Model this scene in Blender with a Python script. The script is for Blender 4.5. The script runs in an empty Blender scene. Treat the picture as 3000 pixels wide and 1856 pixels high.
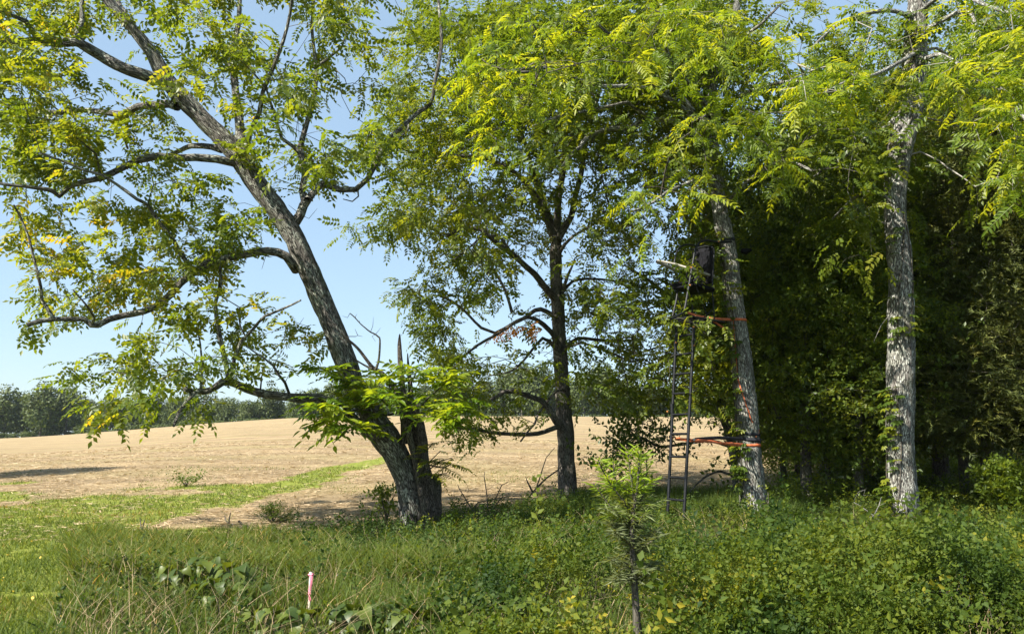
import bpy, math, random
import numpy as np
from mathutils import Vector

# ---------------------------------------------------------------- camera, sky, sun, exposure
W0, H0, F = 3000.0, 1856.0, 2354.0
HZ, CAMH = 1290.0, 1.5
PITCH = math.atan((HZ - H0 / 2) / F)
sc = bpy.context.scene
col = sc.collection
cam_d = bpy.data.cameras.new('camera')
cam = bpy.data.objects.new('camera', cam_d)
col.objects.link(cam)
cam_d.sensor_width = 36.0
cam_d.lens = F / W0 * 36.0
cam_d.clip_start = 0.05
cam_d.clip_end = 3000
cam.location = (0, 0, CAMH)
cam.rotation_euler = (math.pi / 2 + PITCH, 0, 0)
sc.camera = cam

SUN_DIR = Vector((-0.64, -0.50, 0.74)).normalized()      # from the scene towards the sun
SUN_EL = math.asin(SUN_DIR.z)
world = bpy.data.worlds.new('World')
sc.world = world
world.use_nodes = True
wn = world.node_tree
sky = wn.nodes.new('ShaderNodeTexSky')
sky.sky_type = 'NISHITA'
sky.sun_disc = False
sky.sun_elevation = SUN_EL
sky.sun_rotation = math.atan2(SUN_DIR.x, SUN_DIR.y)
sky.air_density = 1.0
sky.dust_density = 0.6
sky.ozone_density = 1.2
bg = wn.nodes['Background']
sky_mix = wn.nodes.new('ShaderNodeMix'); sky_mix.data_type = 'RGBA'      # flat pale blue mixed into the sky colour to even it out
sky_mix.inputs[0].default_value = 0.62; sky_mix.inputs[7].default_value = (1.85, 2.6, 3.3, 1)
wn.links.new(sky.outputs[0], sky_mix.inputs[6]); wn.links.new(sky_mix.outputs[2], bg.inputs[0])
bg.inputs[1].default_value = 0.10
sun_d = bpy.data.lights.new('sun', 'SUN')
sun_d.energy = 5.0
sun_d.angle = math.radians(0.53)
sun_d.color = (1.0, 0.94, 0.84)
sun = bpy.data.objects.new('sun', sun_d)
col.objects.link(sun)
sun.rotation_euler = SUN_DIR.to_track_quat('Z', 'Y').to_euler()
sun.location = (-30, -20, 40)
sc.view_settings.view_transform = 'Standard'
sc.view_settings.look = 'None'
sc.view_settings.gamma = 1
sc.view_settings.use_curve_mapping = False
sc.view_settings.exposure = 1.4
sc.cycles.max_bounces = 8
sc.cycles.diffuse_bounces = 4
sc.cycles.transmission_bounces = 4
sc.cycles.transparent_max_bounces = 4

rng = np.random.default_rng(7)
CP, SP = math.cos(PITCH), math.sin(PITCH)

# ---------------------------------------------------------------- projection and terrain helpers
def ray(px, py):
    u = (px - W0 / 2) / F
    v = (H0 / 2 - py) / F
    return np.array([u, CP - v * SP, SP + v * CP])

def at(px, py, d):
    r = ray(px, py)
    return np.array([0, 0, CAMH]) + r * (d / r[1])

def proj(x, y, z):
    zc = z - CAMH
    dep = y * CP + zc * SP
    up = -y * SP + zc * CP
    dep = np.where(dep < 0.1, 0.1, dep)
    return W0 / 2 + F * x / dep, H0 / 2 - F * up / dep

def sstep(a, b, t):
    t = np.clip((t - a) / (b - a), 0, 1)
    return t * t * (3 - 2 * t)

def hash3(i, j, k):
    n = (i * 374761393 + j * 668265263 + k * 2147483647 + 1013904223) & 0xffffffff
    n = ((n ^ (n >> 13)) * 1274126177) & 0xffffffff
    n = (n ^ (n >> 16)) & 0xffffff
    return n / float(0xffffff)

def vnoise(P):
    P = np.asarray(P, float)
    I = np.floor(P).astype(np.int64)
    f = P - I
    f = f * f * (3 - 2 * f)
    out = 0
    for a in (0, 1):
        wa = f[..., 0] if a else 1 - f[..., 0]
        for b in (0, 1):
            wb = f[..., 1] if b else 1 - f[..., 1]
            for c in (0, 1):
                wc = f[..., 2] if c else 1 - f[..., 2]
                out = out + wa * wb * wc * hash3(I[..., 0] + a, I[..., 1] + b, I[..., 2] + c)
    return out

def noise2(x, y, s, o=0.0):
    x = np.asarray(x, float)
    y = np.asarray(y, float) + 0 * x
    return vnoise(np.stack([x / s + 50.3 + o, y / s + 31.7, np.zeros_like(x) + o * 1.7 + 5.1], -1))

def gz(x, y):
    x = np.asarray(x, float); y = np.asarray(y, float)
    zf = 1.8 + 4.2 * sstep(-.70, -.2, x / np.maximum(y, 50))
    t = np.clip((y - 17) / 165, 0, 1)
    g = np.sin(t * math.pi / 2) ** 1.15
    z = zf * g
    z = z - 2.5 * sstep(190, 300, y)
    z = z + 0.10 * (noise2(x, y, 6.0) - 0.5) * sstep(5, 14, np.abs(y)) + 0.5 * (noise2(x, y, 40.0) - 0.5) * sstep(20, 60, y)
    return z

def ground(px, py):
    r = ray(px, py)
    d = 3.0
    while d < 400:
        p = np.array([0, 0, CAMH]) + r * (d / r[1])
        if p[2] < gz(p[0], p[1]):
            return p
        d *= 1.004
    return p

# ---------------------------------------------------------------- objects
def link(o, parent=None, label=None, cat=None, group=None, kind=None):
    col.objects.link(o)
    if parent is not None:
        o.parent = parent
    if label: o['label'] = label
    if cat: o['category'] = cat
    if group: o['group'] = group
    if kind: o['kind'] = kind
    return o

def thing(name, loc, label, cat, group=None):
    o = bpy.data.objects.new(name, None)
    o.empty_display_size = 0.3
    o.location = loc
    return link(o, None, label, cat, group)

class MB:
    """collects vertices, faces (3 or 4 corners), a per-face random value and a bark vector"""
    def __init__(s):
        s.v = []; s.f3 = []; s.f4 = []; s.r3 = []; s.r4 = []; s.b = []; s.n = 0
    def add(s, v, f, rnd=0.5, bark=None):
        v = np.asarray(v, float).reshape(-1, 3)
        f = np.asarray(f, np.int64)
        r = np.broadcast_to(np.asarray(rnd, float), (len(f),))
        if f.shape[1] == 3:
            s.f3.append(f + s.n); s.r3.append(r)
        else:
            s.f4.append(f + s.n); s.r4.append(r)
        s.v.append(v)
        s.b.append(np.zeros_like(v) if bark is None else np.asarray(bark, float).reshape(-1, 3))
        s.n += len(v)
    def tris(s):
        return sum(len(a) for a in s.f3) + 2 * sum(len(a) for a in s.f4)
    def mesh(s, name, mat, smooth=False, origin=None, bark=False):
        v = np.concatenate(s.v) if s.v else np.zeros((0, 3))
        if origin is not None:
            v = v - np.asarray(origin, float)
        f3 = np.concatenate(s.f3) if s.f3 else np.zeros((0, 3), np.int64)
        f4 = np.concatenate(s.f4) if s.f4 else np.zeros((0, 4), np.int64)
        me = bpy.data.meshes.new(name)
        me.vertices.add(len(v))
        me.vertices.foreach_set('co', v.astype(np.float32).ravel())
        li = np.concatenate([f3.ravel(), f4.ravel()]).astype(np.int32)
        me.loops.add(len(li))
        me.loops.foreach_set('vertex_index', li)
        tot = np.concatenate([np.full(len(f3), 3), np.full(len(f4), 4)]).astype(np.int32)
        st = np.concatenate([[0], np.cumsum(tot)[:-1]]).astype(np.int32)
        me.polygons.add(len(tot))
        me.polygons.foreach_set('loop_start', st)
        me.polygons.foreach_set('loop_total', tot)
        if smooth:
            me.polygons.foreach_set('use_smooth', np.ones(len(tot), bool))
        me.update(calc_edges=True)
        r = np.concatenate((s.r3 if s.r3 else []) + (s.r4 if s.r4 else [])) if (s.r3 or s.r4) else np.zeros(0)
        a = me.attributes.new('rnd', 'FLOAT', 'FACE')
        a.data.foreach_set('value', r.astype(np.float32))
        if bark:
            a = me.attributes.new('bk', 'FLOAT_VECTOR', 'POINT')
            a.data.foreach_set('vector', np.concatenate(s.b).astype(np.float32).ravel())
        me.materials.append(mat)
        return me
    def build(s, name, mat, parent=None, smooth=False, label=None, cat=None, group=None, kind=None, bark=False, origin=None):
        if parent is not None and origin is None:
            origin = parent.location
        me = s.mesh(name, mat, smooth, origin, bark)
        o = bpy.data.objects.new(name, me)
        if parent is None and origin is not None:
            o.location = origin
        return link(o, parent, label, cat, group, kind)

def norm(v):
    v = np.asarray(v, float)
    return v / np.maximum(np.linalg.norm(v, axis=-1, keepdims=True), 1e-9)

def frames(d, up):
    """rotation matrices (N,3,3) with columns x=d, y=side, z=normal"""
    x = norm(d)
    y = norm(np.cross(up, x))
    z = np.cross(x, y)
    return np.stack([x, y, z], -1)

def scatter(mb, tv, tf, pos, R, scale, rnd, jit=0.0, flat=None):
    pos = np.asarray(pos, float); n = len(pos)
    if n == 0: return
    scale = np.broadcast_to(np.asarray(scale, float), (n,))
    V = np.einsum('nij,vj->nvi', R, tv) * scale[:, None, None] + pos[:, None, :]
    nv = len(tv)
    Fc = (tf[None] + (np.arange(n) * nv)[:, None, None]).reshape(-1, tf.shape[1])
    r = np.repeat(np.broadcast_to(rnd, (n,)), len(tf))
    if jit: r = np.clip(r + rng.uniform(-jit, jit, len(r)), 0, 1)
    mb.add(V.reshape(-1, 3), Fc, r)

def rand_dirs(n, zlo=-1.0, zhi=1.0):
    z = rng.uniform(zlo, zhi, n)
    a = rng.uniform(0, 2 * math.pi, n)
    s = np.sqrt(np.maximum(1 - z * z, 0))
    return np.stack([s * np.cos(a), s * np.sin(a), z], -1)

# ---------------------------------------------------------------- materials
def mat_new(name):
    m = bpy.data.materials.new(name)
    m.use_nodes = True
    nt = m.node_tree
    b = nt.nodes['Principled BSDF']
    return m, nt, b

def ramp(nt, fac, stops, interp='LINEAR'):
    r = nt.nodes.new('ShaderNodeValToRGB')
    r.color_ramp.interpolation = interp
    el = r.color_ramp.elements
    while len(el) < len(stops): el.new(0.5)
    for e, (p, c) in zip(el, stops):
        e.position = p; e.color = (c[0], c[1], c[2], 1)
    nt.links.new(fac, r.inputs[0])
    return r.outputs[0]

def leaf_mat(name, stops, trans=0.5, rough=0.45, boost=1.5, spec=0.35, tint=(1.22, 1.03, .9)):
    stops = [(p, tuple(a * b for a, b in zip(c, tint))) for p, c in stops]
    m, nt, b = mat_new(name)
    at_ = nt.nodes.new('ShaderNodeAttribute'); at_.attribute_name = 'rnd'
    c = ramp(nt, at_.outputs['Fac'], stops)
    nt.links.new(c, b.inputs['Base Color'])
    b.inputs['Roughness'].default_value = rough
    b.inputs['Specular IOR Level'].default_value = spec
    t = nt.nodes.new('ShaderNodeBsdfTranslucent')
    mul = nt.nodes.new('ShaderNodeMix'); mul.data_type = 'RGBA'; mul.blend_type = 'MULTIPLY'
    mul.inputs[0].default_value = 1
    nt.links.new(c, mul.inputs[6]); mul.inputs[7].default_value = (1.45 * boost, 1.25 * boost, 0.45 * boost, 1)
    nt.links.new(mul.outputs[2], t.inputs[0])
    mx = nt.nodes.new('ShaderNodeMixShader'); mx.inputs[0].default_value = trans
    nt.links.new(b.outputs[0], mx.inputs[1]); nt.links.new(t.outputs[0], mx.inputs[2])
    nt.links.new(mx.outputs[0], nt.nodes['Material Output'].inputs[0])
    return m

def nz(nt, vec, scale, detail=4, rough=0.55):
    n = nt.nodes.new('ShaderNodeTexNoise')
    n.inputs['Scale'].default_value = scale
    n.inputs['Detail'].default_value = detail
    n.inputs['Roughness'].default_value = rough
    if vec is not None: nt.links.new(vec, n.inputs['Vector'])
    return n.outputs[0]

def mapping(nt, vec, scale):
    mp = nt.nodes.new('ShaderNodeMapping')
    mp.inputs['Scale'].default_value = scale
    nt.links.new(vec, mp.inputs[0])
    return mp.outputs[0]

def mixc(nt, fac, a, b, mode='MIX'):
    m = nt.nodes.new('ShaderNodeMix'); m.data_type = 'RGBA'; m.blend_type = mode
    for s, v in ((m.inputs[0], fac), (m.inputs[6], a), (m.inputs[7], b)):
        if isinstance(v, (int, float)): s.default_value = v
        elif isinstance(v, tuple): s.default_value = (v[0], v[1], v[2], 1)
        else: nt.links.new(v, s)
    return m.outputs[2]

def mth(nt, op, a, b=None, c=None, clamp=False):
    m = nt.nodes.new('ShaderNodeMath'); m.operation = op; m.use_clamp = clamp
    for s, v in zip(m.inputs, (a, b, c)):
        if v is None: continue
        if isinstance(v, (int, float)): s.default_value = v
        else: nt.links.new(v, s)
    return m.outputs[0]

def bark_mat(name, dark, mid, light, lichen, lich_amt=0.5, ridge=9.0, bump=0.5, pale=0.5):
    m, nt, b = mat_new(name)
    a = nt.nodes.new('ShaderNodeAttribute'); a.attribute_name = 'bk'
    v = a.outputs['Vector']
    st = mapping(nt, v, (1, 1, 0.22))
    vor = nt.nodes.new('ShaderNodeTexVoronoi'); vor.feature = 'DISTANCE_TO_EDGE'
    vor.inputs['Scale'].default_value = ridge * 3.2
    nd = nt.nodes.new('ShaderNodeTexNoise'); nd.inputs['Scale'].default_value = ridge * 2; nd.inputs['Detail'].default_value = 3
    nt.links.new(st, nd.inputs['Vector'])
    add = nt.nodes.new('ShaderNodeVectorMath'); add.operation = 'MULTIPLY_ADD'
    nt.links.new(nd.outputs[1], add.inputs[0]); add.inputs[1].default_value = (0.07, 0.07, 0.07); nt.links.new(st, add.inputs[2])
    nt.links.new(add.outputs[0], vor.inputs['Vector'])
    crack = ramp(nt, vor.outputs[0], [(0.0, (0, 0, 0)), (0.16, (1, 1, 1))])
    fine = nz(nt, st, ridge * 9, 5, 0.7)
    base = mixc(nt, fine, mid, light)
    base = mixc(nt, crack, dark, base)
    ln = nz(nt, mapping(nt, v, (1, 1, 0.5)), 5.5, 6, 0.68)
    lf = ramp(nt, ln, [(0.55 - 0.14 * pale, (0, 0, 0)), (0.64 - 0.14 * pale, (1, 1, 1))])
    spk = ramp(nt, nz(nt, mapping(nt, v, (1, 1, 0.6)), 34, 3, 0.7), [(0.44, (0, 0, 0)), (0.56, (1, 1, 1))])
    lfac = mth(nt, 'MULTIPLY', mth(nt, 'MULTIPLY', lf, spk), mth(nt, 'MULTIPLY', crack, lich_amt))
    base = mixc(nt, lfac, base, lichen)
    gl = ramp(nt, nz(nt, v, 2.3, 4), [(0.5, (0, 0, 0)), (0.68, (1, 1, 1))])
    base = mixc(nt, mth(nt, 'MULTIPLY', gl, 0.35), base, (0.10, 0.12, 0.06))
    nt.links.new(base, b.inputs['Base Color'])
    b.inputs['Roughness'].default_value = 0.9
    b.inputs['Specular IOR Level'].default_value = 0.2
    bp = nt.nodes.new('ShaderNodeBump'); bp.inputs['Strength'].default_value = bump; bp.inputs['Distance'].default_value = 0.03
    h = mth(nt, 'MULTIPLY_ADD', fine, 0.35, crack)
    nt.links.new(h, bp.inputs['Height'])
    nt.links.new(bp.outputs[0], b.inputs['Normal'])
    return m

def plain_mat(name, c, rough=0.6, metal=0.0, var=0.0, spec=0.5, scale=8, bump=0.0):
    m, nt, b = mat_new(name)
    b.inputs['Roughness'].default_value = rough
    b.inputs['Metallic'].default_value = metal
    b.inputs['Specular IOR Level'].default_value = spec
    tc = nt.nodes.new('ShaderNodeTexCoord')
    n = nz(nt, tc.outputs['Object'], scale, 5, 0.65)
    lo = tuple(x * (1 - var) for x in c); hi = tuple(min(1, x * (1 + var)) for x in c)
    cc = ramp(nt, n, [(0.3, lo), (0.7, hi)])
    nt.links.new(cc, b.inputs['Base Color'])
    if bump:
        bp = nt.nodes.new('ShaderNodeBump'); bp.inputs['Strength'].default_value = bump; bp.inputs['Distance'].default_value = 0.01
        nt.links.new(n, bp.inputs['Height']); nt.links.new(bp.outputs[0], b.inputs['Normal'])
    return m

M = {}
M['walnut'] = leaf_mat('walnut_leaf', [(0, (.035, .075, .010)), (.45, (.075, .125, .014)), (.78, (.13, .17, .018)), (.9, (.24, .21, .02)), (1, (.33, .19, .03))], .5, .42, 1.9)
M['lush'] = leaf_mat('lush_leaf', [(0, (.055, .125, .012)), (.5, (.09, .175, .014)), (1, (.16, .23, .02))], .5, .4, 1.8)
M['mid'] = leaf_mat('mid_leaf', [(0, (.032, .066, .012)), (.5, (.07, .122, .014)), (.95, (.15, .19, .02)), (1, (.3, .22, .02))], .48, .42, 1.7)
M['oak'] = leaf_mat('oak_leaf', [(0, (.03, .062, .014)), (.6, (.055, .10, .02)), (1, (.075, .12, .024))], .4, .4, 1.4)
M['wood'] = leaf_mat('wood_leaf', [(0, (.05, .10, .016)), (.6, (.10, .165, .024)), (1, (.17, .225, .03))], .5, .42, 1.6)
M['cedar'] = leaf_mat('cedar_leaf', [(0, (.04, .065, .016)), (.6, (.075, .105, .022)), (1, (.14, .16, .035))], .2, .6, 1.1)
M['far'] = leaf_mat('far_leaf', [(0, (.028, .052, .014)), (.6, (.055, .09, .022)), (1, (.095, .135, .03))], .25, .6, 1.1)
M['cover'] = leaf_mat('cover_leaf', [(0, (.016, .044, .010)), (.45, (.048, .092, .014)), (.8, (.10, .145, .018)), (.96, (.19, .20, .025)), (1, (.26, .26, .03))], .42, .6, 1.5, .2)
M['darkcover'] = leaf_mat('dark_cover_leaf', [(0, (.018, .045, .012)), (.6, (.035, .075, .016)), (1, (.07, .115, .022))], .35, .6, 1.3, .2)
M['grass'] = leaf_mat('grass_blade', [(0, (.045, .085, .02)), (.6, (.075, .13, .026)), (.86, (.12, .16, .035)), (1, (.38, .30, .15))], .4, .6, 1.3, .2)
M['straw'] = leaf_mat('straw', [(0, (.20, .14, .07)), (.5, (.38, .28, .165)), (1, (.55, .43, .28))], .1, .8, 1.0, .1, (1, 1, 1))
M['vine'] = leaf_mat('vine_leaf', [(0, (.04, .085, .014)), (.6, (.075, .135, .02)), (1, (.20, .24, .02))], .45, .4, 1.6)
M['broad'] = leaf_mat('broad_leaf', [(0, (.03, .062, .016)), (.6, (.05, .09, .018)), (1, (.085, .13, .022))], .35, .45, 1.3)
M['fennel'] = leaf_mat('fennel_leaf', [(0, (.08, .115, .06)), (.5, (.12, .17, .07)), (.8, (.14, .25, .02)), (1, (.20, .33, .02))], .4, .5, 1.4)
M['barkL'] = bark_mat('bark_leaning', (.022, .019, .016), (.10, .09, .078), (.22, .20, .175), (.46, .48, .40), 1.0, 9, .8, .6)
M['barkM'] = bark_mat('bark_dark', (.022, .018, .015), (.115, .10, .085), (.24, .215, .19), (.30, .33, .25), .55, 10, .8, .3)
M['barkT'] = bark_mat('bark_pale', (.045, .038, .033), (.14, .125, .11), (.29, .27, .245), (.58, .60, .52), .9, 9, .9, 1.0)
M['twig'] = bark_mat('bark_twig', (.03, .025, .02), (.07, .06, .05), (.13, .115, .095), (.25, .25, .2), .3, 12, .2, .3)
M['dead'] = bark_mat('dead_wood', (.018, .013, .010), (.10, .080, .062), (.19, .165, .14), (.26, .24, .2), .3, 14, .9, .2)
M['palewood'] = bark_mat('pale_dead_twig', (.10, .09, .075), (.25, .23, .2), (.38, .36, .32), (.4, .4, .35), .2, 12, .2, .2)
M['blacksteel'] = plain_mat('black_powder_coat', (.009, .010, .012), .5, 0.0, .4, .3, 20)
M['mesh'] = plain_mat('black_sling_fabric', (.006, .006, .008), .7, 0, .6, .12, 30)
M['pad'] = plain_mat('weathered_foam_sleeve', (.30, .28, .24), .9, 0, .55, .2, 9, .4)
M['orange'] = plain_mat('orange_webbing', (.50, .13, .05), .8, 0, .35, .3, 14)
M['blackweb'] = plain_mat('black_webbing', (.016, .017, .022), .7, 0, .4, .3, 14)
M['zinc'] = plain_mat('zinc_buckle', (.55, .56, .58), .35, .9, .2, .5, 20)
M['bolt'] = plain_mat('rusty_bolt', (.42, .17, .05), .6, 0.2, .4, .4, 60)
M['ribbon'] = plain_mat('pink_flagging', (.82, .24, .33), .5, 0, .25, .5, 30)
M['stake'] = plain_mat('stake_wood', (.42, .38, .32), .85, 0, .3, .3, 20, .3)

# ---------------------------------------------------------------- leaf templates
def leaflet(x0, d, side_ax, nrm, L, w, hexa=False, fold=0.18):
    """one leaflet: base x0, axis d, width axis side_ax, normal nrm"""
    x0 = np.array(x0, float)
    if not hexa:
        v = [x0, x0 + d * L * .42 + side_ax * w / 2 + nrm * w * fold, x0 + d * L, x0 + d * L * .42 - side_ax * w / 2 + nrm * w * fold]
        return v, [(0, 1, 2), (0, 2, 3)]
    v = [x0, x0 + d * L * .22 + side_ax * w * .42 + nrm * w * fold, x0 + d * L * .55 + side_ax * w * .46 + nrm * w * fold * .7, x0 + d * L - nrm * L * .1,
         x0 + d * L * .55 - side_ax * w * .46 + nrm * w * fold * .7, x0 + d * L * .22 - side_ax * w * .42 + nrm * w * fold]
    return v, [(0, 1, 2, 3), (0, 3, 4, 5)]

def t_frond(pairs=6, hexa=False, llen=.26, lw=.085, droop=.35, rachis=False, seed=0):
    r = random.Random(seed)
    vs, fs = [], []
    def push(v, f):
        n = len(vs); vs.extend(v); fs.extend([tuple(i + n for i in q) for q in f])
    X = np.array([1., 0, 0]); Y = np.array([0, 1., 0]); Z = np.array([0, 0, 1.])
    pts = []
    for i in range(pairs + 1):
        t = .14 + .86 * i / pairs
        p = np.array([t * (1 - .10 * t * droop), 0, -droop * t * t * .5])
        pts.append(p)
        if i == pairs:
            break
        sz = 1 - .35 * abs(t - .6)
        for s in (1, -1):
            a = math.radians(r.uniform(52, 74))
            d = norm(X * math.cos(a) + Y * s * math.sin(a) - Z * r.uniform(.05, .55))
            side = norm(np.cross(Z, d) + Z * r.uniform(-.3, .3))
            nr = np.cross(d, side)
            push(*leaflet(p + X * r.uniform(-.015, .015), d, side, nr, llen * sz * r.uniform(.8, 1.1), lw, hexa))
    d = norm(X - Z * .5)
    push(*leaflet(pts[-1], d, Y, np.cross(d, Y), llen, lw, hexa))
    if rachis:
        allp = [np.zeros(3)] + pts
        for a, b in zip(allp[:-1], allp[1:]):
            n = len(vs)
            w = .007
            vs.extend([a + Y * w, a - Y * w, b - Y * w, b + Y * w]); fs.append((n, n + 1, n + 2, n + 3))
    fa = np.array(fs)
    return np.array(vs), fa

def t_sprig(n=7, L=.34, w=.17, seed=1, spread=1.0, up=.2, hexa=False):
    """simple leaves alternating round a short twig of length 1"""
    r = random.Random(seed)
    vs, fs = [], []
    for i in range(n):
        t = (i + 1) / n
        p = np.array([t, 0, up * t * t])
        a = i * 2.4 + r.uniform(-.3, .3)
        d = norm(np.array([r.uniform(.2, .9), math.cos(a) * spread, math.sin(a) * spread * .8 - .15]))
        nr = norm(np.array([0, 0, 1.]) + .5 * np.array([r.uniform(-1, 1), r.uniform(-1, 1), 0]))
        side = norm(np.cross(nr, d)); nr = np.cross(d, side)
        v, f = leaflet(p, d, side, nr, L * r.uniform(.7, 1.15), w * r.uniform(.8, 1.1), hexa)
        k = len(vs); vs.extend(v); fs.extend([tuple(q + k for q in g) for g in f])
    return np.array(vs), np.array(fs)

def t_cedar(seed=3):
    r = random.Random(seed)
    vs, fs = [], []
    for i in range(24):
        t = r.uniform(0, .9)
        a = r.uniform(-1.1, 1.1); e = r.uniform(-.6, .6)
        d = norm(np.array([math.cos(a), math.sin(a), e]))
        p = np.array([t, 0, 0])
        side = norm(np.cross(d, np.array([r.uniform(-1, 1), r.uniform(-1, 1), 1.])))
        L = r.uniform(.12, .26); w = .045
        k = len(vs)
        vs.extend([p - side * w / 2, p + side * w / 2, p + d * L]); fs.append((k, k + 1, k + 2))
    return np.array(vs), np.array(fs)

T_FROND = [t_frond(6, False, .30, .15, d, seed=i) for i, d in enumerate((.2, .5, .9))]
T_FRONDN = [t_frond(7, True, .25, .075, d, True, seed=i + 9) for i, d in enumerate((.25, .5, .8))]
T_LUSH = [t_frond(5, True, .36, .135, d, True, seed=i + 19) for i, d in enumerate((.4, .7, 1.0))]
T_OAK = [t_sprig(7, .42, .22, 4), t_sprig(6, .4, .24, 5)]
T_COVER = [t_sprig(13, .165, .092, s, 1.0, .1) for s in (11, 12, 13)]
T_CEDAR = [t_cedar(3), t_cedar(8)]

# ---------------------------------------------------------------- tubes and trees
def catmull(P, R, step):
    P = np.asarray(P, float); R = np.asarray(R, float)
    out, rad = [], []
    n = len(P)
    for i in range(n - 1):
        p0 = P[max(i - 1, 0)]; p1 = P[i]; p2 = P[i + 1]; p3 = P[min(i + 2, n - 1)]
        k = max(1, int(np.linalg.norm(p2 - p1) / step))
        for j in range(k):
            t = j / k
            out.append(.5 * ((2 * p1) + (-p0 + p2) * t + (2 * p0 - 5 * p1 + 4 * p2 - p3) * t * t + (-p0 + 3 * p1 - 3 * p2 + p3) * t ** 3))
            rad.append(R[i] * (1 - t) + R[i + 1] * t)
    out.append(P[-1]); rad.append(R[-1])
    return np.array(out), np.array(rad)

def tube(mb, P, R, sides=6, ridge=0.0, rnd=.5, cap=False, squash=None, rough=0.0):
    P = np.asarray(P, float); R = np.asarray(R, float)
    n = len(P)
    if n < 2: return
    T = np.gradient(P, axis=0); T = norm(T)
    ref = np.array([1., 0, 0]) if abs(T[0][0]) < .8 else np.array([0, 1., 0])
    u = norm(ref - T[0] * ref.dot(T[0]))
    U = [u]
    for i in range(1, n):
        u = U[-1] - T[i] * U[-1].dot(T[i]); U.append(norm(u))
    U = np.array(U); Vv = np.cross(T, U)
    s = np.concatenate([[0], np.cumsum(np.linalg.norm(np.diff(P, axis=0), axis=1))])
    th = np.arange(sides) / sides * 2 * math.pi
    c, si = np.cos(th), np.sin(th)
    off = hash3(int(abs(P[0][0]) * 1000), int(abs(P[0][2]) * 1000), 5) * 40
    rr = R[:, None] * np.ones(sides)[None]
    rb = max(R[0], .02)
    if ridge or rough:
        q = np.stack([np.cos(th)[None] * rb * np.ones((n, 1)) + off, np.sin(th)[None] * rb * np.ones((n, 1)) + off, s[:, None] * np.ones((1, sides))], -1)
        if ridge:
            a = np.abs(vnoise(q * np.array([16, 16, 2.2])) - .5) * 2
            a2 = vnoise(q * np.array([38, 38, 6.0]))
            rr = rr + ridge * (np.minimum(a * 1.8, 1) - .5) + ridge * .5 * (a2 - .5)
        if rough:
            rr = rr * (1 + rough * (vnoise(q * np.array([5, 5, 1.6]) + 9) - .5) * 2)
    V = P[:, None] + U[:, None] * (c[None] * rr)[..., None] + Vv[:, None] * (si[None] * rr)[..., None]
    B = np.stack([np.broadcast_to(c[None] * rb + off, (n, sides)), np.broadcast_to(si[None] * rb + off, (n, sides)), np.broadcast_to(s[:, None], (n, sides))], -1)
    i = np.arange(n - 1)[:, None] * sides; j = np.arange(sides)[None]; j2 = (j + 1) % sides
    Fq = np.stack([i + j, i + j2, i + sides + j2, i + sides + j], -1).reshape(-1, 4)
    mb.add(V.reshape(-1, 3), Fq, rnd, B.reshape(-1, 3))
    if cap:
        k = (n - 1) * sides
        cv = np.concatenate([V[-1], P[-1:] + T[-1:] * R[-1] * .3]); cb = np.concatenate([B[-1], B[-1].mean(0, keepdims=True)])
        mb.add(cv, [(a, (a + 1) % sides, sides) for a in range(sides)], rnd, cb)

def pts_px(L, d0, d1, wob=0.0):
    """traced pixel polyline -> world points, depth running d0 -> d1"""
    n = len(L); out = []
    for i, (x, y) in enumerate(L):
        t = i / max(n - 1, 1)
        d = d0 + (d1 - d0) * t + wob * math.sin(i * 1.9 + x)
        out.append(at(x, y, d))
    return np.array(out)

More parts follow.
